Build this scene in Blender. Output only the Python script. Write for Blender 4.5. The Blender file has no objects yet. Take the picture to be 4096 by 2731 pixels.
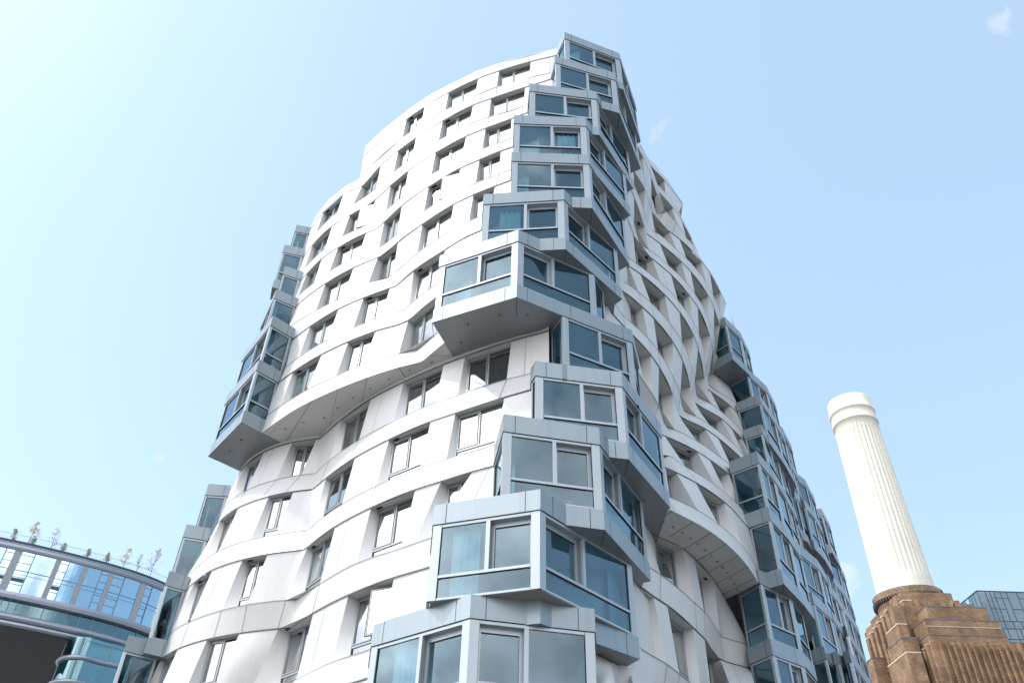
import bpy, math, random
from mathutils import Vector as V
random.seed(7)
C=bpy.context.scene.collection
# ---------------------------------------------------------------- camera model (measured from the vanishing points)
F=3140.; CX,CY=2048.,1365.5; VPX,VPY=2165.,-2441.
_d=math.hypot(VPX-CX,VPY-CY); TH=math.atan(F/_d); RO=math.atan2(VPX-CX,-(VPY-CY)); CAMZ=1.6
def ray(x,y):
    u=x-CX; v=-(y-CY)
    a=u*math.cos(RO)-v*math.sin(RO); b=u*math.sin(RO)+v*math.cos(RO)
    return (a, F*math.cos(TH)-b*math.sin(TH), F*math.sin(TH)+b*math.cos(TH))
def un(x,y,z):                     # survey point at height z above the eye
    r=ray(x,y); k=z/r[2]; return V((r[0]*k,r[1]*k,z+CAMZ))
def uny(x,y,Y):
    r=ray(x,y); k=Y/r[1]; return V((r[0]*k,Y,r[2]*k+CAMZ))
k8=800/2352; k6=600/2352
TT=dict(a=(1420,180,k8),b=(1180,600,k8),c=(1080,1000,k8),d=(1280,1300,k8),e=(760,1650,k8),f=(1300,1750,k8),g=(560,2198,k8),h=(1160,2198,k8),
 r1=(2460,560,k6),r2=(2460,900,k6),r3=(2500,1250,k6),r4=(2550,1600,k6),r5=(2550,1950,k6),r6=(2450,2265,700/2352),r8=(2050,100,600/1680),
 r9=(1950,560,650/2038),z1=(1300,100,1400/2352),z2=(800,800,1400/2352),z3=(1900,800,1400/2352),z5=(1700,1700,.659),z8=(1450,1950,.5102),
 l1=(2880,1480,500/1244),l2=(2900,2050,600/1381),m1=(500,1850,500/890),m2=(800,880,500/901),z7=(0,1900,.53),p1=(3440,2300,656/2352),q1=(0,2100,700/2352),ch=(3250,1540,500/2352),T=(0,0,1))
def TP(t,x,y):
    a=TT[t]; return a[0]+x*a[2],a[1]+y*a[2]
H=3.3; CO=.6; SR=.65
def JZ(n): return (n+CO)*H
# ---------------------------------------------------------------- mesh helper
class MB:
    def __init__(s): s.v=[]; s.f=[]; s.m=[]; s.sm=[]
    def face(s,pts,m=0,sm=False):
        i=len(s.v); s.v+= [tuple(p) for p in pts]; s.f.append(tuple(range(i,i+len(pts)))); s.m.append(m); s.sm.append(sm)
    def grid(s,rows,m=0,sm=True,close=False):
        i=len(s.v); n=len(rows[0])
        for r in rows: s.v+=[tuple(p) for p in r]
        for a in range(len(rows)-1):
            for b in range(n if close else n-1):
                c=(b+1)%n
                s.f.append((i+a*n+b,i+a*n+c,i+(a+1)*n+c,i+(a+1)*n+b)); s.m.append(m); s.sm.append(sm)
    def box(s,o,a,b,c,m=0):       # corner + three edge vectors
        p=[o,o+a,o+a+b,o+b,o+c,o+a+c,o+a+b+c,o+b+c]
        i=len(s.v); s.v+=[tuple(q) for q in p]
        for f in ((0,3,2,1),(4,5,6,7),(0,1,5,4),(1,2,6,5),(2,3,7,6),(3,0,4,7)):
            s.f.append(tuple(i+j for j in f)); s.m.append(m); s.sm.append(False)
    def bx(s,x0,x1,y0,y1,z0,z1,m=0): s.box(V((x0,y0,z0)),V((x1-x0,0,0)),V((0,y1-y0,0)),V((0,0,z1-z0)),m)
    def prism(s,poly,z0,z1,m=0,caps=True,mc=None):
        n=len(poly)
        for i in range(n):
            a,b=poly[i],poly[(i+1)%n]
            s.face([(a[0],a[1],z0),(b[0],b[1],z0),(b[0],b[1],z1),(a[0],a[1],z1)],m)
        if caps:
            mc=m if mc is None else mc
            s.face([(p[0],p[1],z0) for p in reversed(poly)],mc); s.face([(p[0],p[1],z1) for p in poly],mc)
    def tube(s,p,q,r,n=6,m=0,r2=None):
        p=V(p);q=V(q);d=(q-p).normalized(); x=d.orthogonal().normalized(); y=d.cross(x); r2=r if r2 is None else r2
        s.grid([[p+(x*math.cos(t)+y*math.sin(t))*r for t in [2*math.pi*i/n for i in range(n)]],
                [q+(x*math.cos(t)+y*math.sin(t))*r2 for t in [2*math.pi*i/n for i in range(n)]]],m,True,True)
    def build(s,name,mats,parent=None,label=None):
        me=bpy.data.meshes.new(name); me.from_pydata(s.v,[],s.f)
        for mm in (mats if isinstance(mats,(list,tuple)) else [mats]): me.materials.append(mm)
        me.polygons.foreach_set('material_index',s.m); me.polygons.foreach_set('use_smooth',s.sm); me.update()
        o=bpy.data.objects.new(name,me); C.objects.link(o)
        if parent: o.parent=parent; o.matrix_parent_inverse=parent.matrix_world.inverted() if False else o.matrix_parent_inverse
        if label: o['label']=label
        return o
def thing(name,label,cat,group=None):
    o=bpy.data.objects.new(name,None); C.objects.link(o); o['label']=label; o['category']=cat
    if group:o['group']=group
    return o
# ---------------------------------------------------------------- materials
def mat(name,col,rough=.5,metal=0.,var=.0,vscale=3.,bump=0.,bscale=40.,spec=.5):
    m=bpy.data.materials.new(name); m.use_nodes=True; nt=m.node_tree; b=nt.nodes['Principled BSDF']
    b.inputs['Base Color'].default_value=(*col,1); b.inputs['Roughness'].default_value=rough; b.inputs['Metallic'].default_value=metal
    b.inputs['Specular IOR Level'].default_value=spec
    tc=nt.nodes.new('ShaderNodeTexCoord')
    if var:
        n=nt.nodes.new('ShaderNodeTexNoise'); n.inputs['Scale'].default_value=vscale; n.inputs['Detail'].default_value=4
        nt.links.new(tc.outputs['Object'],n.inputs['Vector'])
        mx=nt.nodes.new('ShaderNodeMix'); mx.data_type='RGBA'
        mx.inputs[6].default_value=(*[c*(1-var) for c in col],1); mx.inputs[7].default_value=(*[min(1,c*(1+var*.6)) for c in col],1)
        nt.links.new(n.outputs['Fac'],mx.inputs[0]); nt.links.new(mx.outputs[2],b.inputs['Base Color'])
    if bump:
        n=nt.nodes.new('ShaderNodeTexNoise'); n.inputs['Scale'].default_value=bscale
        nt.links.new(tc.outputs['Object'],n.inputs['Vector'])
        bp=nt.nodes.new('ShaderNodeBump'); bp.inputs['Strength'].default_value=bump; bp.inputs['Distance'].default_value=.02
        nt.links.new(n.outputs['Fac'],bp.inputs['Height']); nt.links.new(bp.outputs[0],b.inputs['Normal'])
    return m
def glass(name,tint,refl,ior,base=.0,wob=.015):
    m=bpy.data.materials.new(name); m.use_nodes=True; nt=m.node_tree; nt.nodes.remove(nt.nodes['Principled BSDF'])
    out=nt.nodes['Material Output']; fr=nt.nodes.new('ShaderNodeFresnel'); fr.inputs['IOR'].default_value=ior
    mth=nt.nodes.new('ShaderNodeMath'); mth.operation='ADD'; mth.use_clamp=True; mth.inputs[1].default_value=base
    tr=nt.nodes.new('ShaderNodeBsdfTransparent'); tr.inputs[0].default_value=(*tint,1)
    gl=nt.nodes.new('ShaderNodeBsdfGlossy'); gl.inputs['Color'].default_value=(*refl,1); gl.inputs['Roughness'].default_value=.0
    tc=nt.nodes.new('ShaderNodeTexCoord'); n=nt.nodes.new('ShaderNodeTexNoise'); n.inputs['Scale'].default_value=.7; n.inputs['Detail'].default_value=0
    bp=nt.nodes.new('ShaderNodeBump'); bp.inputs['Strength'].default_value=.35; bp.inputs['Distance'].default_value=wob
    nt.links.new(tc.outputs['Object'],n.inputs['Vector']); nt.links.new(n.outputs['Fac'],bp.inputs['Height']); nt.links.new(bp.outputs[0],gl.inputs['Normal'])
    mx=nt.nodes.new('ShaderNodeMixShader')
    nt.links.new(fr.outputs[0],mth.inputs[0]); nt.links.new(mth.outputs[0],mx.inputs[0]); nt.links.new(tr.outputs[0],mx.inputs[1]); nt.links.new(gl.outputs[0],mx.inputs[2])
    nt.links.new(mx.outputs[0],out.inputs['Surface'])
    return m
def brick(name,c1,c2,mortar,sc=1.):
    m=mat(name,c1,.9); nt=m.node_tree; b=nt.nodes['Principled BSDF']
    tc=nt.nodes.new('ShaderNodeTexCoord'); sp=nt.nodes.new('ShaderNodeSeparateXYZ'); ad=nt.nodes.new('ShaderNodeMath'); ad.operation='ADD'
    cb=nt.nodes.new('ShaderNodeCombineXYZ'); br=nt.nodes.new('ShaderNodeTexBrick')
    nt.links.new(tc.outputs['Object'],sp.inputs[0]); nt.links.new(sp.outputs[0],ad.inputs[0]); nt.links.new(sp.outputs[1],ad.inputs[1])
    nt.links.new(ad.outputs[0],cb.inputs[0]); nt.links.new(sp.outputs[2],cb.inputs[1]); nt.links.new(cb.outputs[0],br.inputs['Vector'])
    br.inputs['Color1'].default_value=(*c1,1); br.inputs['Color2'].default_value=(*c2,1); br.inputs['Mortar'].default_value=(*mortar,1)
    br.inputs['Scale'].default_value=1; br.inputs['Brick Width'].default_value=1.1*sc; br.inputs['Row Height'].default_value=.36*sc; br.inputs['Mortar Size'].default_value=.05*sc
    n=nt.nodes.new('ShaderNodeTexNoise'); n.inputs['Scale'].default_value=.35; n.inputs['Detail'].default_value=9; n.inputs['Roughness'].default_value=.65
    nt.links.new(tc.outputs['Object'],n.inputs['Vector'])
    rp=nt.nodes.new('ShaderNodeValToRGB'); rp.color_ramp.elements[0].position=.36; rp.color_ramp.elements[0].color=(.6,.54,.5,1); rp.color_ramp.elements[1].position=.62; rp.color_ramp.elements[1].color=(1.15,1.12,1.08,1)
    mx=nt.nodes.new('ShaderNodeMix'); mx.data_type='RGBA'; mx.blend_type='MULTIPLY'; mx.inputs[0].default_value=1
    nt.links.new(n.outputs['Fac'],rp.inputs[0]); nt.links.new(br.outputs['Color'],mx.inputs[6]); nt.links.new(rp.outputs[0],mx.inputs[7]); nt.links.new(mx.outputs[2],b.inputs['Base Color'])
    return m
def weather(m,amt=.10,dark=(.80,.79,.76)):
    # faint rain streaks and a cloudy panel-to-panel tint
    nt=m.node_tree; b=nt.nodes['Principled BSDF']; src=b.inputs['Base Color'].links[0].from_socket
    tc=nt.nodes.new('ShaderNodeTexCoord'); mp=nt.nodes.new('ShaderNodeMapping'); mp.inputs['Scale'].default_value=(3.2,3.2,.16)
    n=nt.nodes.new('ShaderNodeTexNoise'); n.inputs['Scale'].default_value=1.; n.inputs['Detail'].default_value=7; n.inputs['Roughness'].default_value=.62
    nt.links.new(tc.outputs['Object'],mp.inputs[0]); nt.links.new(mp.outputs[0],n.inputs['Vector'])
    rp=nt.nodes.new('ShaderNodeMapRange'); rp.inputs[1].default_value=.5; rp.inputs[2].default_value=.72; rp.inputs[4].default_value=amt*2.2
    mx=nt.nodes.new('ShaderNodeMix'); mx.data_type='RGBA'; mx.blend_type='MULTIPLY'; mx.inputs[7].default_value=(*dark,1)
    nt.links.new(n.outputs['Fac'],rp.inputs[0]); nt.links.new(rp.outputs[0],mx.inputs[0]); nt.links.new(src,mx.inputs[6]); nt.links.new(mx.outputs[2],b.inputs['Base Color'])
def sag(m,strength=.25,scale=.9,dist=.05):
    nt=m.node_tree; b=nt.nodes['Principled BSDF']; tc=nt.nodes.new('ShaderNodeTexCoord'); n=nt.nodes.new('ShaderNodeTexNoise'); n.inputs['Scale'].default_value=scale; n.inputs['Detail'].default_value=1
    bp=nt.nodes.new('ShaderNodeBump'); bp.inputs['Strength'].default_value=strength; bp.inputs['Distance'].default_value=dist
    nt.links.new(tc.outputs['Object'],n.inputs['Vector']); nt.links.new(n.outputs['Fac'],bp.inputs['Height']); nt.links.new(bp.outputs[0],b.inputs['Normal'])
M=dict(
 white=mat('white_cladding',(.53,.53,.525),.42,var=.05,vscale=.35,bump=.05,bscale=60),
 joint=mat('panel_joint',(.06,.065,.07),.8), joint2=mat('fine_joint',(.20,.215,.22),.8),
 soff=mat('white_soffit',(.50,.49,.465),.5,var=.04,vscale=.5),
 metal=mat('blue_grey_metal',(.26,.305,.335),.38,metal=.35,var=.06,vscale=.6,bump=.03,bscale=30),
 post=mat('pale_metal_post',(.34,.38,.405),.34,metal=.35,var=.03),
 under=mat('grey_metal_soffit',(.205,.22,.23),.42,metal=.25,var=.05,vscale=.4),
 frame=mat('aluminium_frame',(.30,.32,.33),.35,metal=.4), gasket=mat('black_gasket',(.02,.022,.025),.6),
 lamp=mat('downlight_trim',(.26,.26,.25),.4),
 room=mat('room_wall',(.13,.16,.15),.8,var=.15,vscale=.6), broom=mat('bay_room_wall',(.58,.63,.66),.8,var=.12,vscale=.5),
 bceil=mat('bay_ceiling',(.8,.82,.84),.7), floor=mat('bay_floor',(.22,.2,.18),.6),
 door=mat('inner_door',(.10,.14,.18),.3), curtain=mat('white_curtain',(.62,.64,.62),.8), dcurt=mat('dark_curtain',(.07,.08,.075),.8),
 gw=glass('window_glass',(.50,.64,.58),(.97,.99,1.),1.75,.26), gb=glass('bay_glass',(.46,.72,.82),(.66,.84,.95),1.6,.075),
 vent=mat('black_vent',(.01,.01,.01),.7))
weather(M['white'],.12,(.80,.805,.80)); weather(M['metal'],.16,(.70,.72,.74)); weather(M['soff'],.08); weather(M['under'],.15,(.7,.7,.7)); sag(M['metal'])
# left facade. storey n: list J points; windows (tl,tr,br,bl)
# each point 'tile x y'
L={}
L[13]=dict(J='a 100 1318;a 330 1105;a 605 872*;a 820 728*;a 1100 565*;a 1448 400*;a 1695 310*;a 2065 200*;a 2345 133',
 S='a 60 1560;a 200 1410;a 552 1098*;a 780 940*;a 1060 770*;a 1412 598*;a 1665 497*;a 2052 388*;a 2283 335')
L[12]=dict(J='b 190 925;b 335 733*;b 573 522*;b 787 428*;b 1008 184*;a 505 1248*;a 722 1085*;a 1030 897*;a 1388 712*;a 1600 635*;a 2000 503*;a 2045 490',
 S='b 130 1120;b 253 970*;b 497 740*;b 680 645*;b 955 450*;a 453 1500*;a 672 1335*;a 980 1130*;a 1340 940*;a 1572 850*;a 1978 722*;a 2020 700')
L[11]=dict(J='b 95 1270;b 205 1122*;b 438 897*;b 643 770*;b 945 590*;b 1122 422*;b 1335 245*;a 948 1268*;a 1307 1078*;a 1535 985*;a 1840 872*;a 1865 862',
 S='b 20 1500;b 115 1390*;b 350 1165*;b 550 1025*;b 880 860*;b 1072 708*;b 1275 545*;b 1598 297*;b 1952 110*;a 1497 1225*;a 1828 1105*;a 1862 1090')
L[10]=dict(J='b 70 1530;c 434 279*;c 609 104*;b 505 1150*;b 838 978*;b 960 932!;b 1050 848*;b 1258 655*;b 1570 435*;b 1945 218*;a 1462 1355*;a 1715 1250*;a 1850 1205',
 S='c 270 620;c 328 550*;c 515 390*;b 405 1430*;b 745 1250*;b 983 1155*;b 1203 985*;b 1515 727*;b 1888 495*;b 2125 390*;b 2395 290*;b 2520 240')
L[9]=dict(J='c 305 672;c 375 605;c 650 398*;c 985 208*;c 1264 92*;c 1364 49!;c 1506 -91*;b 1497 875*;b 1868 640*;b 2095 533*;b 2352 430*;b 2420 405',
 S='c 225 900;c 320 840;c 540 712*;c 860 555*;c 1154 391*;c 1440 297*;c 1480 265!;b 1437 1215*;b 1812 965*;b 2045 843*;b 2280 740*;b 2400 690')
L[8]=dict(J='c 255 1062;c 472 900*;c 805 695*;c 1098 565*;c 1410 450*;c 1485 425!;c 1690 245*;c 2060 0*;b 2010 1025;b 2185 950',
 S='c 170 1290;c 210 1345!;c 340 1262*;c 675 1060*;c 978 918*;c 1310 790*;c 1585 705!;c 1640 650*;c 1990 380*;c 2200 260')
L[8]['S']='c 190 1370;c 340 1262*;c 675 1060*;c 978 918*;c 1310 790*;c 1585 705!;c 1640 650*;c 1990 380*;c 2200 260'
L[7]=dict(J='c 110 1555;c 272 1435*;c 608 1228*;c 918 1080*;c 1240 955*;c 1622 833*;c 1780 700!;c 1945 570*;c 2200 420',
 S='m2 480 1410;z2 543 1385*;z2 718 1278*;c 780 1482*;c 1105 1345*;c 1512 1222*;c 1740 1165!;c 1965 980*;c 2150 850',
 B='e 830 243;e 1040 92;e 1175 0;d 135 780;d 468 645;d 875 510;d 1205 425!;d 1455 215;d 1700 60')
L[6]=dict(I='e 465 940;e 585 675;e 645 590;e 905 410;e 1045 355;e 1320 285;e 1540 262!;e 1665 135;d 357 990;d 635 808;d 970 632;d 1560 375;d 2255 148;d 2352 120;z3 465 865',
 J='e 472 925;e 655 622*;e 870 465*;e 1200 353*;e 1488 310*;e 1530 302!;e 1778 88*;d 597 870*;d 985 672*;d 1455 465*;d 1705 372*;d 2250 190*;z3 460 890',
 S='e 350 1250;e 453 1060*;e 665 915*;e 1020 788*;e 1305 735*;e 1470 717!;e 1640 562*;e 1985 322*;d 862 1135*;d 1352 920*;d 1620 830*;d 2195 640*;z3 375 1165')
L[5]=dict(J='e 215 1560;e 360 1266*;e 572 1116*;e 925 988*;e 1215 930*;e 1443 903!;e 1598 773*;e 1940 530*;e 2340 318*;d 1300 1135*;d 1590 1038*;d 2170 852*;z3 378 1275',
 S='g 500 360;g 725 160*;g 920 20*;e 718 1495*;e 1008 1440*;e 1370 1392!;e 1450 1325*;e 1785 1080*;f 600 572*;f 1115 362*;f 1427 258*;f 1990 85*;f 2060 60')
L[4]=dict(J='g 545 480;g 640 385*;g 850 240*;g 1205 118*;g 1500 55*;g 1930 3!;g 1965 -25*;f 118 1048*;f 540 825*;f 1060 612*;f 1365 515*;f 1735 400*;f 1970 337',
 S='g 300 1080;g 380 960*;g 585 845*;g 960 712*;g 1260 645*;g 1715 592*;g 1835 585!;g 2115 400*;h 785 158*;h 1300 -15*;h 1460 -70*;h 1600 -120*;h 1660 -140')
L[3]=dict(J='g 190 1338;g 237 1298*;g 445 1168*;g 790 1055*;g 1170 983*;g 1625 928*;g 1790 912!;g 2038 745*;h 685 535*;h 1225 328*;h 1480 255;h 1700 190',
 S='g -120 2020;g -40 1900*;g 180 1760*;g 520 1680*;g 880 1610*;g 1310 1640*;g 1560 1660!;g 1835 1530*;h 495 1325*;h 1030 1140*;h 1300 1050;h 1500 990')
L[2]=dict(J='g -300 2290;g -160 2140*;g 60 2000*;g 440 1940*;g 780 1900*;g 1200 1890!;g 1500 1800*;g 1980 1640*;h 740 1565*;h 1000 1480*;h 1300 1390;h 1500 1330')
R={}
R[13]=dict(J='r1 395 85;r1 425 130;r1 470 220;r1 555 400*;r1 778 640*;r1 830 705;r1 960 870;r1 1060 1010',S='r1 400 120;r1 440 200;r1 480 300;r1 665 690*;r1 790 830*;r1 900 1000;r1 1000 1130')
R[12]=dict(J='r1 310 -30;r1 345 90*;r1 437 265*;r1 565 575*;r1 690 965*!;r1 700 828*!;r1 905 1062*;r1 1045 1252*;r1 1200 1550*;r2 1290 420',
 S='r1 330 180;r1 385 290*;r1 460 590*;r1 572 900*;r1 678 1225*!;r1 770 1085*!;r1 960 1290*;r1 1115 1530*;r2 1230 325*;r2 1300 440')
R[11]=dict(J='r1 240 350;r1 290 480*;r1 467 780*;r1 575 1122*;r1 615 1270!;r1 855 1442*;r2 1012 226*;r2 1355 575*;r2 1487 742*;r2 1655 1055*;r2 1740 1240',
 S='r1 240 560;r1 298 700*;r1 465 1143*;r1 530 1400!;r2 625 110*;r2 975 397*;r2 1120 525*;r2 1425 897*;r2 1540 1100*;r2 1665 1420*;r2 1690 1480')
R[10]=dict(J='r1 200 700;r1 300 905*;r2 452 22*;r2 485 135!;r2 703 293*;r2 1038 577*;r2 1183 727*;r2 1460 1111*;r2 1555 1302*;r3 1480 190*;r3 1492 220',
 S='r1 210 1000;r1 300 1290*;r2 385 290!;r2 527 387*;r2 835 632*;r2 1135 927*;r2 1255 1082*;r2 1482 1512*;r3 1395 330*;r3 1420 520*;r3 1430 640')
R[9]=dict(J='r1 190 1220;r2 285 155*;r2 330 355!;r2 587 538*;r2 880 783*;r2 1165 1105*;r2 1297 1287*;r3 1323 350*;r3 1376 600*;r3 1393 963*;r3 1500 1040;r3 1620 1140',
 S='r2 215 510;r2 332 603*;r2 715 905*;r2 985 1180*;r2 1225 1525*;r3 1160 340*;r3 1272 790*;r3 1287 1108!;r3 1290 1112*;r3 1590 1320*;r3 1755 1420')
R[8]=dict(J='r2 60 560;r2 100 600*;r2 212 650*;r2 397 771*;r2 783 1102*;r2 1013 1368*;r3 1075 362*;r3 1148 567*;r3 1237 1020*;r3 1242 1170!;r3 1340 1237*;r3 1640 1457*;r3 1755 1565',
 S='r2 -20 800;r2 88 860*;r2 370 1052*;r2 560 1218*;r2 867 1547*;r3 893 450*;r3 1052 862*;r3 1098 1060*;r3 1114 1295!;r3 1372 1445*;r3 1495 1540*;r4 1625 480*;r4 1680 545')
R[7]=dict(J='r2 60 1010;r2 120 1045*;r2 428 1290*;r3 447 87*;r3 750 467*;r3 900 745*;r3 1018 1150*;r3 1046 1370!;r4 856 5*;r4 1320 297*;r4 1480 447*;r4 1622 591*;r4 1690 665',
 S='r2 -100 1200;r3 -40 40*;r3 370 412*;r3 521 603*;r3 760 1012*;r3 868 1290*;r3 900 1522!;r4 930 266*;r4 1130 390*;r4 1545 730*;r4 1660 860*;r4 1760 960*;r4 1780 990')
R[6]=dict(J='r3 60 300;r3 128 365*;r3 403 668*;r3 530 850*;r3 740 1270*;r4 620 217!;r4 625 222*;r4 1060 452*;r4 1265 598*;r4 1615 905*;r4 1720 1010',
 S='r3 180 900;r3 300 1080*;r3 430 1280*;r3 523 1452*;r4 438 410!;r4 592 470*;r4 935 645*;r4 1335 921*;r4 1455 1010*;r4 1720 1230*;r4 1760 1270')
R[5]=dict(J='r4 370 541;r4 428 565*;r4 935 808*;r4 1130 935*;r4 1408 1145*;r4 1475 1205',
 S='r4 410 860;r4 755 1046*;r4 1220 1332*;r4 1405 1480*;r5 1690 390*;r5 1730 440')
R[4]=dict(J='r4 435 1062;r4 440 1064*;r4 612 1140*;r4 915 1297*;r5 1360 227*;r5 1740 630',
 S='r5 480 140;r5 505 150*;r5 950 358*;r5 1262 570*;r5 1637 905*;r5 1885 1270',
 B='r5 470 325;r5 500 340;r5 1090 650;r5 1400 880;r5 1620 1095;r5 1785 1305;r5 1897 1492')
R[3]=dict(I='r5 80 515;r5 130 545;r5 185 572;r5 690 915;r5 890 1100;r5 1100 1305;r5 1255 1515;r6 1525 440',
 J='r5 90 535;r5 140 650*;r5 708 950*;r5 893 1105*;r6 1360 180*;r6 1525 440',
 S='r5 210 1262;r5 360 1362*;r6 1103 487*;r6 1235 608*;r6 1445 905*;r6 1478 948!;r6 1838 1056')
R[2]=dict(J='r6 250 210;r6 290 228*;r6 552 403*;r6 735 523*;r6 1087 825*;r6 1238 975*;r6 1448 1247*;r6 1860 1375',
 S='r6 180 930;r6 360 1090*;r6 732 1312*;r6 900 1440*;r6 1190 1680*;r6 1340 1790*;r6 1600 1640*;r6 1950 1760')
R[1]=dict(J='r6 -60 1250;r6 -20 1270*;r6 235 1392*;r6 347 1452*;r6 900 1850*;r6 1100 1950*;r6 1400 2100;r6 2000 2300',S='r6 40 1850;r6 100 1900*;r6 370 2030*;r6 520 2110*;r6 1000 2380*;r6 1500 2500')
R={k+1:v for k,v in R.items()}
# ---------------------------------------------------------------- curves
def pts(s,zf):
    o=[]
    for q in s.split(';'):
        q=q.strip(); fl=''
        while q[-1] in '*!': fl+=q[-1]; q=q[:-1]
        w=q.split(); X,Y=TP(w[0],float(w[1]),float(w[2])); z=zf if len(w)<4 else float(w[3])
        o.append((un(X,Y,z),fl))
    return o
class Curve:
    """Catmull-Rom through the surveyed points; '!' points are creases."""
    def __init__(s,P):
        s.P=[p for p,f in P]; s.cr=[('!' in f) for p,f in P]; s.star=[i for i,(p,f) in enumerate(P) if '*' in f]
        s.cum=[0]
        for a,b in zip(s.P,s.P[1:]): s.cum.append(s.cum[-1]+(b-a).length)
    def at(s,i,t):
        P=s.P; n=len(P); p1,p2=P[i],P[i+1]; L=(p2-p1).length
        def tan(j,fwd):
            if j==0 or j==n-1 or s.cr[j]: return (p2-p1)/max(L,1e-6)
            a,b,c=P[j-1],P[j],P[j+1]; la=(b-a).length; lb=(c-b).length
            return ((b-a)/max(la,1e-6)*lb+(c-b)/max(lb,1e-6)*la)/(la+lb)
        m1=tan(i,1)*L; m2=tan(i+1,0)*L; t2=t*t;t3=t2*t
        return p1*(2*t3-3*t2+1)+m1*(t3-2*t2+t)+p2*(-2*t3+3*t2)+m2*(t3-t2)
    def seg(s,i,j,n=5):            # sample from knot i to knot j
        out=[]
        for k in range(i,j):
            L=(s.P[k+1]-s.P[k]).length; m=max(1,min(n,int(L/.35)+1))
            for q in range(m): out.append(s.at(k,q/m))
        out.append(s.P[j]); return out
    def allp(s): return s.seg(0,len(s.P)-1)
    def u(s,k,ax): return s.P[k].dot(ax)
def resample(pl,n):
    cum=[0]
    for a,b in zip(pl,pl[1:]): cum.append(cum[-1]+(b-a).length)
    T=cum[-1]; out=[]; j=0
    for i in range(n+1):
        d=T*i/n
        while j<len(pl)-2 and cum[j+1]<d: j+=1
        L=cum[j+1]-cum[j]; t=0 if L<1e-9 else min(1,max(0,(d-cum[j])/L)); out.append(pl[j].lerp(pl[j+1],t))
    return out
def mono(pl,ax):
    us=[];m=-1e9
    for p in pl:
        m=max(m+1e-4,p.dot(ax)); us.append(m)
    return us
def ateval(pl,us,u):
    if u<=us[0]: return pl[0]
    if u>=us[-1]: return pl[-1]
    for i in range(len(us)-1):
        if us[i+1]>=u: return pl[i].lerp(pl[i+1],(u-us[i])/(us[i+1]-us[i]))
def ribbon(mb,top,bot,ax,m=0):
    ut,ub=mono(top,ax),mono(bot,ax)
    us=sorted(set([round(x,3) for x in ut+ub])); o=[us[0]]
    for x in us[1:]:
        if x-o[-1]>.12: o.append(x)
    o[-1]=us[-1]
    A=[ateval(top,ut,x) for x in o]; B=[ateval(bot,ub,x) for x in o]
    mb.grid([B,A],m)
def outn(a,b):                      # outward horizontal normal: every run is listed left to right as seen from the street
    d=V((b.x-a.x,b.y-a.y,0)).normalized(); return V((d.y,-d.x,0))
def strip(mb,pl,w,off,m):           # dark recessed-looking joint following a polyline
    A=[];B=[]
    for i,p in enumerate(pl):
        q=pl[min(i+1,len(pl)-1)]; r=pl[max(i-1,0)]
        n=outn(r,q)*off; A.append(p+n+V((0,0,w/2))); B.append(p+n-V((0,0,w/2)))
    mb.grid([B,A],m,False)
def vstrip(mb,p,q,w,off,a,b,m):
    d=V((b.x-a.x,b.y-a.y,0)).normalized()*w/2; n=outn(a,b)*off
    mb.face([p+n-d,p+n+d,q+n+d,q+n-d],m)

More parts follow.
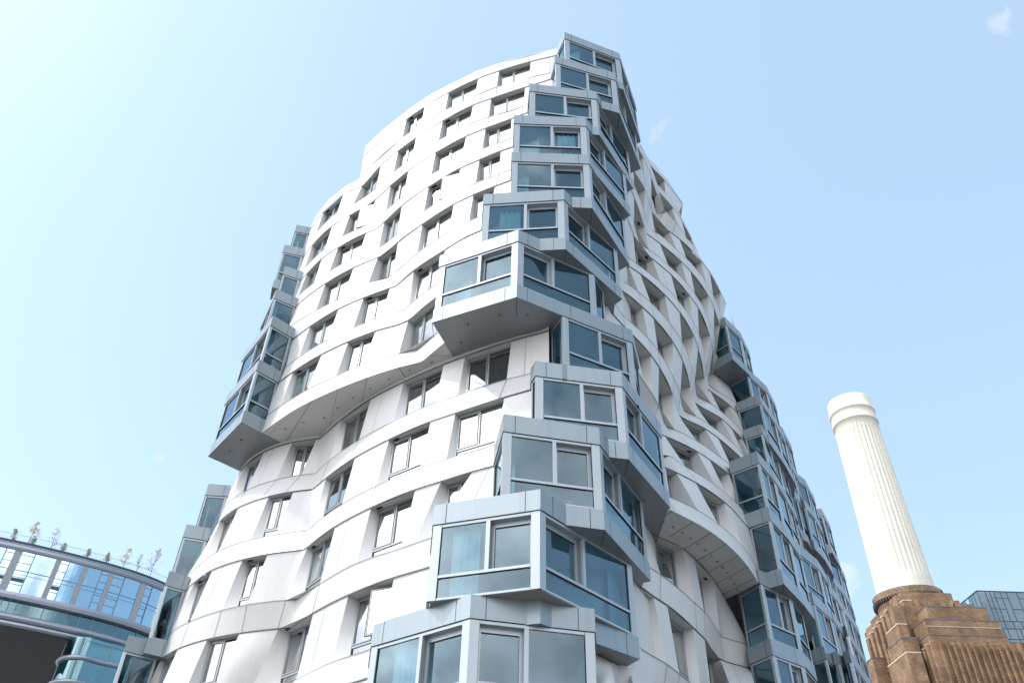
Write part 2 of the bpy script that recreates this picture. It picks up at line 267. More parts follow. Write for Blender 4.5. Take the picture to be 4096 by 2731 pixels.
tower=thing('apartment_tower','white curved apartment tower with wavy panelled facades and stacked blue glass bays','apartment building')
WID=[0]
def make_window(tl,tr,bl,br,zJ,zS,dep,style,opn=False,parent=tower):
    WID[0]+=1; rnd=random.Random(WID[0]*13)
    tl=V(tl);tr=V(tr);bl=V(bl);br=V(br)
    ax=V((tr.x-tl.x,tr.y-tl.y,0)); L=ax.length; ax.normalize(); n=-outn(tl,tr)   # inward
    zj=zJ+CAMZ; zs=zS+CAMZ
    dep=dep+min(1.0,max(0,(bl-tl).dot(n)-.12,(br-tr).dot(n)-.12))
    gl=V((tl.x,tl.y,0))+n*dep; gr=V((tr.x,tr.y,0))+n*dep
    lean=max(0,(tl-bl).dot(ax)-0); leanr=max(0,(br-tr).dot(ax))
    # reveals (white) ------------------------------------------------
    mb=MB()
    GL,GR=V((gl.x,gl.y,zj)),V((gr.x,gr.y,zj)); GLb,GRb=V((gl.x,gl.y,zs)),V((gr.x,gr.y,zs))
    mb.face([tl,tr,GR,GL],1); 
    k=16
    mb.grid([[tl.lerp(bl,i/k) for i in range(k+1)],[GL.lerp(GLb,i/k) for i in range(k+1)]],0,True)
    mb.grid([[tr.lerp(br,i/k) for i in range(k+1)],[GR.lerp(GRb,i/k) for i in range(k+1)]],0,True)
    mb.face([bl,br,GRb,GLb],0)
    # frame ----------------------------------------------------------
    fr=MB(); up=V((0,0,1)); o=-n*.05
    def bar(s0,s1,z0,z1,t=.07,off=0,m=0): fr.box(gl+ax*s0-n*off+V((0,0,z0)),ax*(s1-s0),n*t,up*(z1-z0),m)
    z0,z1=zs-.02,zj-.012; mu=L*(.46 if style=='L' else .44)
    low = style_low(zJ)
    bar(0,.055,z0,z1,off=.03); bar(L-.055,L,z0,z1,off=.03); bar(.07,L-.07,z1-.08,z1,off=.03); bar(.07,L-.07,z0,z0+.09,off=.03)
    zt=z0+.09
    if low:
        zt=z0+.42; bar(.07,L-.07,zt-.05,zt+.03,off=.035)
    bar(mu-.03,mu+.03,zt,z1-.08,off=.04)
    # opening sash ring
    s0,s1=(.09,mu-.06) if style=='L' else (mu+.06,L-.09)
    for q in ((s0,s0+.035),(s1-.035,s1)): bar(q[0],q[1],zt+.05,z1-.1,off=.055)
    bar(s0+.045,s1-.045,z1-.145,z1-.1,off=.055); bar(s0+.045,s1-.045,zt+.05,zt+.095,off=.055)
    for q in (.072,L-.084): bar(q,q+.012,z0+.09,z1-.08,.02,off=.036,m=1)
    bar(.07,L-.07,z1-.092,z1-.08,.02,off=.036,m=1)
    w=fr.build('window',[M['frame'],M['gasket']],parent)
    mb.build('reveal',[M['white'],M['soff']],w)
    g=MB(); 
    gp=gl+n*.01
    if opn:
        g.face([gp+ax*.06+up*z0,gp+ax*mu+up*z0,gp+ax*mu+up*z1,gp+ax*.06+up*z1])
    else: g.face([gp+ax*.06+up*z0,gp+ax*(L-.06)+up*z0,gp+ax*(L-.06)+up*z1,gp+ax*.06+up*z1])
    g.build('glass',M['gw'],w)
    if opn:                                                     # sash hinged on the right, swung out
        s=MB(); h=gl+ax*(L-.1)-n*.12; ang=math.radians(15); d=-ax*math.cos(ang)-n*math.sin(ang); W=L-mu-.15
        for a,b,c,e in ((0,.06,zt+.05,z1-.1),(W-.06,W,zt+.05,z1-.1),(.06,W-.06,zt+.05,zt+.11),(.06,W-.06,z1-.16,z1-.1)):
            s.box(h+d*a+up*c,d*(b-a),d.cross(up)*.05,up*(e-c))
        for a,b,c,e in ((.06,.085,zt+.11,z1-.16),(W-.085,W-.06,zt+.11,z1-.16),(.06,W-.06,zt+.11,zt+.13),(.06,W-.06,z1-.18,z1-.16),(-.02,W+.02,zt+.03,zt+.05),(W,W+.02,zt+.03,z1-.1)):
            s.box(h+d*a+up*c-d.cross(up)*.01,d*(b-a),d.cross(up)*.07,up*(e-c),1)
        so=s.build('open_sash',[M['frame'],M['gasket']],w); 
        q=MB(); q.face([h+d*.05+up*(zt+.1),h+d*(W-.05)+up*(zt+.1),h+d*(W-.05)+up*(z1-.15),h+d*.05+up*(z1-.15)]); q.build('sash_glass',M['gw'],w)
    # room -----------------------------------------------------------
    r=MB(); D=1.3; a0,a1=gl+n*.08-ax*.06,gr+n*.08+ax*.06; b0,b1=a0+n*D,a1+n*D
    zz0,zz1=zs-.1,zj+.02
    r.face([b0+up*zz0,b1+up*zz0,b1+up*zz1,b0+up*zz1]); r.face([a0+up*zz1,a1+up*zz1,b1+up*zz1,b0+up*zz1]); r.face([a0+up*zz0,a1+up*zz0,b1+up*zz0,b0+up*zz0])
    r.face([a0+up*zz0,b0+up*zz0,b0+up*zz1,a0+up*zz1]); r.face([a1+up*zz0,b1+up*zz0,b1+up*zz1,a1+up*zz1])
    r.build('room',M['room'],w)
    q=rnd.random()
    if q<.62:
        cu=MB(); dark=rnd.random()<.25; c0=gl+n*.2; 
        s0,s1=(.05,L-.05) if rnd.random()<.5 else ((.05,L*.45) if rnd.random()<.5 else (L*.1,L*.3))
        N=int((s1-s0)/.045)+4; row=[]
        for i in range(N+1):
            s_=s0+(s1-s0)*i/N; row.append(c0+ax*s_+n*(.045*math.sin(i*1.25+rnd.random()*.6)))
        cu.grid([[p+up*(zz0+.02) for p in row],[p+up*(zj-.06) for p in row]]); cu.build('curtain',M['dcurt' if dark else 'curtain'],w)
    elif q<.85:
        f_=rnd.uniform(.25,.7); bl_=MB(); c0=gl+n*.09; s1_=L*.5 if rnd.random()<.5 else L-.06
        bl_.box(c0+ax*.06+up*(zj-.04-(zj-zs)*f_),ax*(s1_-.06),n*.01,up*((zj-zs)*f_)); bl_.build('roller_blind',M['curtain'],w)
    if rnd.random()<.35:
        v=MB(); s_=.15 if style=='L' else L-.5
        v.box(V((tl.x,tl.y,zj-.03))+ax*s_+n*(dep*.35),ax*.3,n*.13,up*.02); v.build('vent',M['vent'],w)
    return w
def style_low(zJ): return zJ<JZ(5.2)
LAX=V((.8,-.6,0)); RAX=V((.55,.83,0))
SRM=dict(L={1:.70,2:.70,3:.70,4:.66},R={2:.75,3:.73,4:.67})
def face_side(D,ax,style,dep,nm,par,opens=()):
    keys=sorted(D.keys(),reverse=True); cur={}
    for n in keys:
        d=D[n]; zJ=JZ(n)-(.25 if (nm=='L' and n==6) else 0)
        zS=JZ(n)-SRM[nm].get(n,SR)*H
        cur[n]=dict(J=Curve(pts(d['J'],zJ)),zJ=zJ,zS=zS)
        if 'S' in d: cur[n]['S']=Curve(pts(d['S'],zS))
        if 'B' in d: cur[n]['B']=Curve(pts(d['B'],JZ(n-1)))
        if 'I' in d: cur[n]['I']=Curve(pts(d['I'],JZ(n)))
        # carry every line on to one shared end behind the bays
        jp=cur[n]['J'].P
        if nm=='L': tg=(jp[-1]-jp[-3]).normalized()*(.25 if n in (5,6) else (1.6 if n>7 else 1.)); E_=V((jp[-1].x+tg.x,jp[-1].y+tg.y,0))
        else: tg=(jp[0]-jp[2]).normalized()*1.7; E_=V((jp[0].x+tg.x,jp[0].y+tg.y,0))
        for kk in 'JSBI':
            if kk in cur[n]:
                cc=cur[n][kk]; q=[(p,('!' if cr else '')+('*' if i in cc.star else '')) for i,(p,cr) in enumerate(zip(cc.P,cc.cr))]
                e_=(V((E_.x,E_.y,cc.P[0].z)),'')
                cur[n][kk]=Curve(q+[e_] if nm=='L' else [e_]+q)
    for n in keys:
        c=cur[n]; cl=MB(); jm=cl; J=c['J']; S=c.get('S')
        # band above this storey
        if n in par: top=[p for p,f in par[n]] if isinstance(par[n],list) else None
        else: top=None
        up_=cur.get(n+1)
        has_soff = up_ is not None and 'B' in up_
        if top is None and up_ is not None and not has_soff: top=up_['S'].allp()
        if top: ribbon(cl,top,J.allp(),ax)
        if 'B' in c: 
            ribbon(cl,S.allp(),c['B'].allp(),ax)
        if has_soff:
            inner=(c['I'] if 'I' in c else J).allp(); outer=up_['B'].allp()
            so=MB(); N=48; inner=[p+V((0,0,.004)) for p in inner]; outer=[p+V((0,0,.004)) for p in outer]; A=resample(inner,N); B=resample(outer,N); so.grid([A,B],0,False)
            s_=so.build('soffit',M['soff'],tower)
            jj=MB(); 
            for i in range(3,N,6):
                a,b=A[i]-V((0,0,.006)),B[i]-V((0,0,.006)); t=(A[i+1]-A[i]).normalized()*.02; jj.face([a-t,a+t,b+t,b-t])
            jj.build('joint',M['joint'],s_)
            dl=MB()
            for i in range(1,N,3):
                p=A[i].lerp(B[i],.42)-V((0,0,.03)); dl.tube(p,p+V((0,0,.03)),.06,8)
            dl.build('downlight',M['lamp'],s_)
            if 'I' in c: ribbon(cl,inner,J.allp(),ax)
        # pillars
        st=list(zip(J.star[0::2],J.star[1::2])); 
        if S is not None:
            ss=list(zip(S.star[0::2],S.star[1::2]))
            jb=[0]; sb=[0]
            for (a,b),(p,q) in zip(st,ss): jb+=[a,b]; sb+=[p,q]
            jb.append(len(J.P)-1); sb.append(len(S.P)-1)
            for i in range(0,len(jb),2):
                a,b,p,q=jb[i],jb[i+1],sb[i],sb[i+1]
                if a==b and p==q: continue
                A=resample(J.seg(a,b),10); B=resample(S.seg(p,q),10)
                rows=[[B[k].lerp(A[k],t/4) for k in range(11)] for t in range(5)]; cl.grid(rows)
                if i>0 and (J.P[b]-J.P[a]).length>1.6 and i%4==2:      # faint mid joint on wide piers
                    vstrip(jm,B[4],A[4],.014,.012,A[3],A[5],2)
            for i,((a,b),(p,q)) in enumerate(zip(st,ss)):
                make_window(J.P[a],J.P[b],S.P[p],S.P[q],c['zJ'],c['zS'],dep,style,(n,i) in opens)
                # vertical joints in the band below
                if (n-1) in cur and 'B' not in c and not (nm=='L' and n==4 and i>=3):
                    lo=cur[n-1]['J'].allp(); ul=mono(lo,ax)
                    for (jt,sb_) in ((J.P[a],S.P[p]),(J.P[b],S.P[q])):
                        sh=max(-.4,min(.4,(sb_-jt).dot(ax)*.45))
                        if not (ul[0]+.2<sb_.dot(ax)+sh<ul[-1]-.9): continue
                        qd=ateval(lo,ul,sb_.dot(ax)+sh); vstrip(jm,sb_,qd,.028,.02,sb_-ax*.1,sb_+ax*.1,2)
            strip(jm,S.allp(),.045 if n>6 else .03,.022,2)
        strip(jm,J.allp(),.085 if n>6 else .06,.03,1)
        cl.build('facade_band',[M['white'],M['joint'],M['joint2']],tower)
    return cur
# ---------------------------------------------------------------- bay windows
BH=.22*H
def bpt(s,nx=None):
    if s.startswith('rad'):
        p=bpt(nx); d=V((p.x,p.y,0)).normalized()*float(s.split()[1]); return p+d
    w=s.split(); lv=w[3]; n=int(lv[:-1]); z=JZ(n)+(BH if lv[-1]=='t' else 0)
    X,Y=TP(w[0],float(w[1]),float(w[2])); return un(X,Y,z)
def shrink(poly,d):
    # inset a closed polygon (list of (x,y)); orientation-independent
    n=len(poly); A=sum(poly[i][0]*poly[(i+1)%n][1]-poly[(i+1)%n][0]*poly[i][1] for i in range(n)); sg=1 if A>0 else -1
    out=[]
    for i in range(n):
        p,q,r=poly[i-1],poly[i],poly[(i+1)%n]
        a=V((q[0]-p[0],q[1]-p[1])).normalized(); b=V((r[0]-q[0],r[1]-q[1])).normalized()
        na=V((-a.y,a.x))*sg; nb=V((-b.y,b.x))*sg; m=(na+nb); l=m.length
        if l<.3: m=na; k=d
        else: m=m/l; k=d/max(.45,m.dot(na))
        out.append((q[0]+m.x*k,q[1]+m.y*k))
    return out
NB=[0]
def make_bay(n,P,back,flip=False,detail=True,soffit=None,parent=tower,plain=(),tuck=()):
    """P: visible plan vertices (wall end first/last), back: inward direction closing the plan."""
    NB[0]+=1; rnd=random.Random(NB[0]*7+3); e=.0015*(NB[0]%7)
    vis=[(p.x,p.y) for p in P]; bk=[(vis[-1][0]+back[0],vis[-1][1]+back[1]),(vis[0][0]+back[0],vis[0][1]+back[1])]
    poly=vis+bk; zb=JZ(n-1)+CAMZ-.012; zt=JZ(n)+CAMZ
    up=V((0,0,1))
    cl=MB()                                   # metal bands
    bands=shrink(poly,e); 
    for z0 in (zt,zb):
        if z0==zb:
            top_band=cl; cl=MB()
            if tuck:                          # this floor band steps back above the bay below
                full=bands; pp_=list(poly)
                for i_ in tuck: d_=V(pp_[i_]).normalized()*.95; pp_[i_]=(pp_[i_][0]+d_.x,pp_[i_][1]+d_.y)
                bands=shrink(pp_,e)
        jn=cl
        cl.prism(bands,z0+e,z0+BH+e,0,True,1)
        for i in range(len(vis)-1):
            a,b=V((*bands[i],0)),V((*bands[i+1],0)); L=(b-a).length
            if L<1.: continue
            nn=outn(V((a.x,a.y)).to_3d(),V((b.x,b.y)).to_3d()); d=(b-a).normalized()
            for s_ in ([.12*L,.86*L] if L>3.5 else [.75*L]):
                jn.face([a+d*s_+nn*.004+up*(z0+.01),a+d*(s_+.025)+nn*.004+up*(z0+.01),a+d*(s_+.025)+nn*.004+up*(z0+BH-.01),a+d*s_+nn*.004+up*(z0+BH-.01)],2)
            k=int(L/.55)
            for j in range(k+1):              # rivets
                for zz in (.05,BH-.06):
                    o=a+d*(.06+(L-.12)*j/max(k,1))+nn*.003+up*(z0+zz); jn.face([o-d*.011,o-up*.011,o+d*.011,o+up*.011],2)
    bm_=[M['metal'],M['under'],M['joint']]
    w=top_band.build('bay_window',bm_,parent); cl.build('floor_band',bm_,w)
    # shadow gap under band + frames
    gp=shrink(poly,.09+e); fr=MB(); gl=MB(); zg0=zb+BH; 
    ins=shrink(poly,.035+e)
    for i in range(len(vis)-1):               # thin rails
        a,b=V((*ins[i],0)),V((*ins[i+1],0)); d=(b-a); L=d.length
        if L<.3: continue
        d.normalize(); nn=outn(a,b); inn=-nn
        z0,z1=zg0+e,zt-.02
        def bar(s0,s1,h0,h1,dep=.10,off=0.,m=0):
            fr.box(a+d*s0+inn*off+up*h0,d*(s1-s0),inn*dep,up*(h1-h0),m)
        pw=.30 if L>2.2 else .10
        pl_=pw if 0<i or n<0 else .12; pr_=pw if i<len(vis)-2 else .14
        ztr=z0+(z1-z0)*.30
        bar(0,pl_,z0,z1,.12); bar(L-pr_,L,z0,z1,.12)
        bar(pl_+.015,L-pr_-.015,z1-.09,z1,.10,.01); bar(pl_+.015,L-pr_-.015,z0,z0+.07,.10,.01)
        bar(pl_+.015,L-pr_-.015,z1,z1+.02,.05,.03,1); bar(pl_,pl_+.015,z0,z1,.05,.03,1); bar(L-pr_-.015,L-pr_,z0,z1,.05,.03,1)
        if L>1.3:
            bar(pl_+.015,L-pr_-.015,ztr-.045,ztr+.045,.10,.005); bar(pl_+.015,L-pr_-.015,ztr-.065,ztr-.045,.05,.02,1)
        inner0,inner1=pl_+.015,L-pr_-.015
        if L>(2.4 if i not in plain else 99):
            fl=(i%2==0)!=flip
            mu=inner0+(inner1-inner0)*(.53 if not fl else .44)
            bar(mu-.07,mu+.07,ztr+.045,z1-.09,.28,.01)
            r0,r1=(mu+.07,inner1) if not fl else (inner0,mu-.07)
            f0,f1=(inner0,mu-.07) if not fl else (mu+.07,inner1)
            rd=.26                            # recessed casement with its own head/jamb reveal
            q=[a+d*r0+inn*.1+up*(ztr+.045),a+d*r1+inn*.1+up*(ztr+.045),a+d*r1+inn*.1+up*(z1-.09),a+d*r0+inn*.1+up*(z1-.09)]
            for j in range(4):
                u_,v_=q[j],q[(j+1)%4]; fr.face([u_,v_,v_+inn*rd,u_+inn*rd])
            for s0,s1,h0,h1 in ((r0,r0+.09,ztr+.045,z1-.09),(r1-.09,r1,ztr+.045,z1-.09),(r0+.09,r1-.09,z1-.26,z1-.09),(r0+.09,r1-.09,ztr+.045,ztr+.12)):
                bar(s0,s1,h0,h1,.06,rd-.02)
            bar(r0+.09,r1-.09,z1-.28,z1-.26,.04,rd-.01,1)
            def pane(s0,s1,h0,h1,off): gl.face([a+d*s0+inn*off+up*h0,a+d*s1+inn*off+up*h0,a+d*s1+inn*off+up*h1,a+d*s0+inn*off+up*h1])
            pane(f0,f1,ztr+.045,z1-.09,.06); pane(r0+.08,r1-.08,ztr+.1,z1-.25,rd+.03); pane(inner0,inner1,z0+.07,ztr-.045,.06)
        else:
            def pane(s0,s1,h0,h1,off): gl.face([a+d*s0+inn*off+up*h0,a+d*s1+inn*off+up*h0,a+d*s1+inn*off+up*h1,a+d*s0+inn*off+up*h1])
            pane(inner0,inner1,z0+.07,z1-.09,.06)
    fr.build('frame',[M['post'],M['gasket']],w)
    gl.build('glass',M['gb'],w)
    # room: ceiling, floor, back wall
    rm=MB(); rp=shrink(poly,.4)
    rm.face([(p[0],p[1],zt-.03) for p in shrink(poly,.16)],1); rm.face([(p[0],p[1],zg0+.01) for p in shrink(poly,.16)],2)
    k=len(vis); c0=V((*rp[k],0)); c1=V((*rp[k+1],0)); v0=V((*shrink(poly,.2)[0],0)); v1=V((*shrink(poly,.2)[k-1],0))
    rm.face([c0+up*zg0,c1+up*zg0,c1+up*zt,c0+up*zt],0)
    rm.face([v1+up*zg0,c0+up*zg0,c0+up*zt,v1+up*zt],0); rm.face([c1+up*zg0,v0+up*zg0,v0+up*zt,c1+up*zt],0)
    # partition piers and a pale folding-door stack near the back so the interior reads
    for t in (.3,.62,.88):
        p=c0.lerp(c1,t); dd=(c1-c0).normalized(); ib=V((-back[0],-back[1],0)).normalized()
        rm.box(p+up*zg0+ib*.02,dd*.12,ib*.25,up*(zt-zg0-.05),1)
    # folding doors with pale frames on the inner wall, a hanging lamp and a low cabinet
    dw=(c1-c0); DL=dw.length; dd=dw.normalized(); ib=V((-back[0],-back[1],0)).normalized(); x_=DL*.12; hh=(zt-zg0)
    while x_<DL*.9:
        wd_=rnd.uniform(.7,1.0); o_=c0+dd*x_+ib*.04
        rm.box(o_+up*(zg0+.02),dd*.07,ib*.06,up*(hh*.84),1); rm.box(o_+up*(zg0+hh*.84),dd*wd_,ib*.06,up*.08,1)
        rm.box(o_+dd*.07+up*(zg0+.02),dd*(wd_-.07),ib*.02,up*(hh*.84),3)
        x_+=wd_+(0 if rnd.random()<.7 else .8)
    if rnd.random()<.6:
        cxy=sum((V((p[0],p[1],0)) for p in shrink(poly,.9)),V((0,0,0)))/len(poly); rm.tube(cxy+up*(zt-.7),cxy+up*(zt-.05),.012,5,3); rm.tube(cxy+up*(zt-.95),cxy+up*(zt-.7),.2,10,1,.08)
    if rnd.random()<.5:
        i_=rnd.randrange(0,len(vis)-1); a_=V((*shrink(poly,.7)[i_],zg0+.03)); b_=V((*shrink(poly,.7)[i_+1],zg0+.03)); q_=(b_-a_)
        if q_.length>2: rm.box(a_.lerp(b_,.2),q_*.4,V((-q_.y,q_.x,0)).normalized()*.35,up*rnd.uniform(.35,.75),rnd.choice([2,3,1]))
    rm.build('room',[M['broom'],M['bceil'],M['floor'],M['door']],w)
    if rnd.random()<.7:
        cu=MB(); i=rnd.randrange(0,len(vis)-1); pi_=shrink(poly,.45); a,b=V((*pi_[i],0)),V((*pi_[i+1],0)); L=(b-a).length
        if L>1.2:
            d=(b-a).normalized(); nn=outn(a,b); t0=rnd.random()*.6; N=int(L*.3/.05); row=[]
            for j in range(N+1): row.append(a+d*(L*t0+L*.3*j/N)+nn*(.05*math.sin(j*1.3)))
            cu.grid([[p+up*(zg0+.02) for p in row],[p+up*(zt-.05) for p in row]]); cu.build('curtain',M['curtain'],w)
    # soffit lights on overhanging undersides
    dl=MB()
    for i in range(len(vis)-1):
        if (V(vis[i+1])-V(vis[i])).length<1.6: continue
        a,b=V((*shrink(poly,.7)[i],zb+e)),V((*shrink(poly,.7)[i+1],zb+e)); L=(b-a).length
        for j in range(int(L/1.1)):
            p=a.lerp(b,(j+.5)/int(L/1.1)); dl.tube(p-V((0,0,.035)),p,.055,8)
    if dl.f: dl.build('downlight',M['lamp'],w)
    sj=MB(); 
    for i in range(1,len(vis)-1):
        if (V(vis[i+1])-V(vis[i])).length<1.3: continue
        a=V((*bands[i],zb+e-.004)); q=V((back[0],back[1],0)); dd=V((-q.y,q.x,0)).normalized()*.012; sj.face([a-dd,a+dd,a+dd+q*.36,a-dd+q*.36])
    if sj.f: sj.build('soffit_joint',M['gasket'],w)
    return w
BC={ # central stack
13:'r8 497 262 13t;r8 580 80 13t;r8 1195 318 13t;r8 1437 1310 12b;r8 1398 1330 12b',
12:'r8 415 565 12t;r8 475 345 12t;r8 1150 545 12t;r1 407 452 11b;r1 258 517 11b',
11:'r8 168 860 11t;r8 190 655 11t;r8 937 748 11t;r1 290 765 10b;r1 205 815 10b',
10:'rad 1.6;r8 15 1010 10t;r8 820 1040 10t;r1 245 1183 9b;r1 145 1250 9b',
9:'rad 1.6;r9 300 150 9t;r9 1272 185 9t;r2 232 625 8b;r2 70 712 8b',
8:'rad 2.0;z1 1065 1137 8t;r9 960 620 8t;r2 118 1165 7b;r2 0 1250 7b',
7:'z2 1700 1052 6b;z2 1560 820 6b;z2 2128 650 6b;z3 805 500 7b;z3 870 620 7b',
6:'z3 503 875 6b;z3 582 685 6t;z3 1052 872 6t;z3 1105 1130 6b',
5:'z3 372 1230 5b;z3 405 1080 5t;z3 985 1155 5t;z5 1490 500 4b;r5 480 328 4b',
4:'z5 412 245 4b;z5 472 35 4b;z5 1063 118 4b;z5 1372 945 3b;z5 1325 955 3b',
3:'rad 2.2;z8 548 292 3b;z8 1395 168 3b;z8 2178 1340 2b;z8 2070 1400 2b',
2:'rad 2.2;z8 62 1245 2b;z8 840 1018 2b;z8 1828 1130 2b;z8 1850 1350 2b',
}
BL={12:'m2 785 103 12b;m2 682 83 12b',11:'m2 742 262 11b;m2 595 230 11b;m2 505 570 10b',10:'m2 722 430 10b;m2 595 388 10b',
9:'m2 690 628 9b;m2 533 560 9b;m2 430 790 9b',8:'m2 662 848 8b;m2 508 757 8b;m2 295 1025 8b',7:'m2 568 1172 7b;m2 405 1080 7b;m2 170 1338 7b',
6:'m1 735 240 6b;m1 570 228 6b',5:'m1 590 555 5b;m1 410 525 5b',4:'m1 437 910 4b;m1 285 868 4b;m1 262 905 4b',3:'m1 235 1395 3b;m1 -10 1335 3b'}
BR={11:'r3 1400 905 10b;r3 1690 730 10b;r3 1945 970 10b',10:'r3 1630 1150 10b;r3 1930 985 10b;l1 480 235 10b',9:'l1 172 412 9b;l1 410 325 9b;l1 652 950 8b',
8:'l1 245 690 8b;l1 428 628 8b;l1 683 1340 7b',7:'T 2995 1925 7b;T 3083 1893 7b;T 3140 1990 7b',6:'l1 108 1030 6b;l1 390 920 6b;l1 558 1120 6b',
5:'l2 217 140 5b;l2 422 65 5b;l2 730 850 4b',4:'l2 125 765 4b;l2 325 650 4b;l2 620 790 4b',3:'l2 225 1395 3b;l2 437 1302 3b;l2 740 1420 3b'}
B2={10:'l1 555 565 10b;l1 575 600 10b;l1 640 648 10b',9:'l1 600 890 9b;l1 650 925 9b;l1 733 1000 9b',8:'l1 640 1250 8b;l1 665 1237 8b;l1 775 1290 8b',7:'l2 573 125 7b;l2 662 100 7b;l2 745 310 7b',
6:'l2 630 395 6b;l2 685 375 6b;l2 872 528 6b',5:'l2 728 862 5b;l2 820 835 5b;l2 987 985 5b',4:'l2 790 1390 4b;l2 935 1345 4b;l2 1115 1510 4b'}
B3={9:'l1 700 1110 9b;l1 745 1075 9b;l1 868 1170 9b',8:'l1 800 1400 8b;l1 850 1365 8b;l1 946 1478 8b',
7:'l2 800 430 7b;l2 845 425 7b;l2 950 548 7b',6:'l2 890 690 6b;l2 925 690 6b;l2 1032 812 6b',5:'l2 960 1010 5b;l2 1005 1000 5b;l2 1117 1160 5b',4:'l2 1010 1400 4b;l2 1060 1385 4b;l2 1180 1510 4b'}
B4={9:'l2 835 55 9b;l2 838 40 9b;l2 905 28 9b',8:'l2 895 430 8b;l2 960 415 8b;l2 1040 490 8b',7:'l2 960 690 7b;l2 1012 660 7b;l2 1105 765 7b',6:'l2 1035 930 6b;l2 1080 895 6b;l2 1170 1010 6b',
5:'l2 1085 1170 5b;l2 1130 1130 5b;l2 1230 1290 5b',4:'l2 1110 1400 4b;l2 1165 1370 4b;l2 1300 1560 4b'}
for n,s in BC.items():
    q_=s.split(';'); P=[bpt(q,q_[1]) for q in q_]; make_bay(n,P,(0.05,3.2),tuck=((0,1,2) if n==3 else ()))
for D,bk in ((BL,(-1.6,2.6)),(BR,None),(B2,None),(B3,None),(B4,None)):
    for n,s in D.items():
        P=[bpt(q) for q in s.split(';')]
        if D is BL:
            w=P[1]-P[0]; nn=V((w.y,-w.x,0)).normalized(); nn=nn if nn.y>0 else -nn
            if len(P)==2 or n<=6: P=P[:2]+[P[1]+V((P[1].x,P[1].y,0)).normalized()*2.4]
            b=P[0]-P[1]; q=P[2]-P[1]; P=[P[2]+b*.95,P[2],P[1],P[0]] if n>6 else [P[2],P[1],P[0]]
            rd=V((P[1].x,P[1].y,0)).normalized()*5; bk=(rd.x,rd.y) if n<=6 else (b.normalized().x*1.5,b.normalized().y*1.5)
            make_bay(n,P,bk,plain=(len(P)-2,))
        else:
            w=P[1]-P[0]; q=P[2]-P[1]; dq=q.normalized(); ww=-w.normalized()
            bk=(dq.x*.2+P[1].x/P[1].length*2.5,P[1].y/P[1].length*4.0)
            P.append(P[2]+ww*0+V((P[2].x*.05+.4,P[2].y*.05,0)))
            make_bay(n,P,bk,plain=(0,))
# ---------------------------------------------------------------- facades
par_l=pts('b 200 880;b 250 770;b 400 580;b 620 410',JZ(12.25))+pts('b 757 345;a 60 1560;a 200 1410;a 552 1098;a 780 940;a 1060 770;a 1412 598;a 1665 497;a 2052 388;a 2283 335',JZ(13)-SR*H)
par_top=pts('a 125 1190;a 330 1000;a 625 765;a 905 575;a 1120 462;a 1440 305;a 1700 215;a 2352 45;r8 500 262',JZ(13.34))
par_r=pts('r1 375 50;r1 430 115;r1 490 250;r1 640 400;r1 800 590;r1 870 690;r1 960 830;r1 1060 975',JZ(14.34))
def ext(c0,c1): return c0
CL_=face_side(L,LAX,'L',.25,'L',{13:par_top,12:par_l},opens={(11,1),(10,3),(3,3)})
CR_=face_side(R,RAX,'R',.45,'R',{14:par_r})
# hidden returns: carry each facade round the back, close the roof
bk=MB()
def plan(c): return [V((p.x,p.y,0)) for p in c.allp()]
zt13=JZ(13.3)+CAMZ
Ltop=[V((p.x,p.y,zt13)) for p in Curve(par_top).allp()]; Rtop=[V((p.x,p.y,JZ(14.3)+CAMZ)) for p in Curve(par_r).allp()]
back=[V((14,54,zt13)),V((-6,50,zt13))]
bk.face([p for p in Ltop]+[p for p in Rtop]+back)
zt12=JZ(12.2)+CAMZ
bk.face([V((-14.4,38.4,zt12)),V((-10.6,34.9,zt12)),V((15.5,45,zt12)),V((24,60,zt12)),V((-10,60,zt12))])
bk.face([V((-10.75,34.7,zt12)),V((-6,50,zt12)),V((-6,50,zt13)),V((-10.75,34.7,zt13))])
bk.build('roof',M['white'],tower)
bw=MB(); zz=JZ(12.2)+CAMZ; z6=JZ(6)+CAMZ; z3=JZ(3)+CAMZ
bw.grid([[V((-14.2,38.8,z6)),V((-13,46,z6)),V((-10,60,z6))],[V((-14.2,38.8,zz)),V((-13,46,zz)),V((-10,60,zz))]],0,False)
bw.grid([[V((-16.2,41.2,0)),V((-15,48,0)),V((-12,60,0))],[V((-16.2,41.2,z6)),V((-15,48,z6)),V((-12,60,z6))]],0,False)
bw.face([V((-12,60,0)),V((24,60,0)),V((24,60,zz)),V((-12,60,zz))])
bw.face([V((17.5,47,0)),V((24,60,0)),V((24,60,zz)),V((17.5,47,zz))])
# lower storeys below the frame
lo=[V((p.x,p.y,JZ(2)+CAMZ-.0)) for p in CL_[2]['J'].allp()]
bw.grid([[V((p.x,p.y,0)) for p in lo],lo],0)
lo=[V((p.x,p.y,p.z)) for p in CR_[2]['J'].allp()]
bw.grid([[V((p.x,p.y,0)) for p in lo],lo],0)
# core behind the bay stack so nothing shows through
core=[(-1.5,29.5),(1.0,27.6),(3.2,27.2),(4.5,27.6),(6.2,31),(8.,36),(-4,36)]
bw.prism(core,0,JZ(12.9)+CAMZ)
bw.build('outer_wall',M['white'],tower)
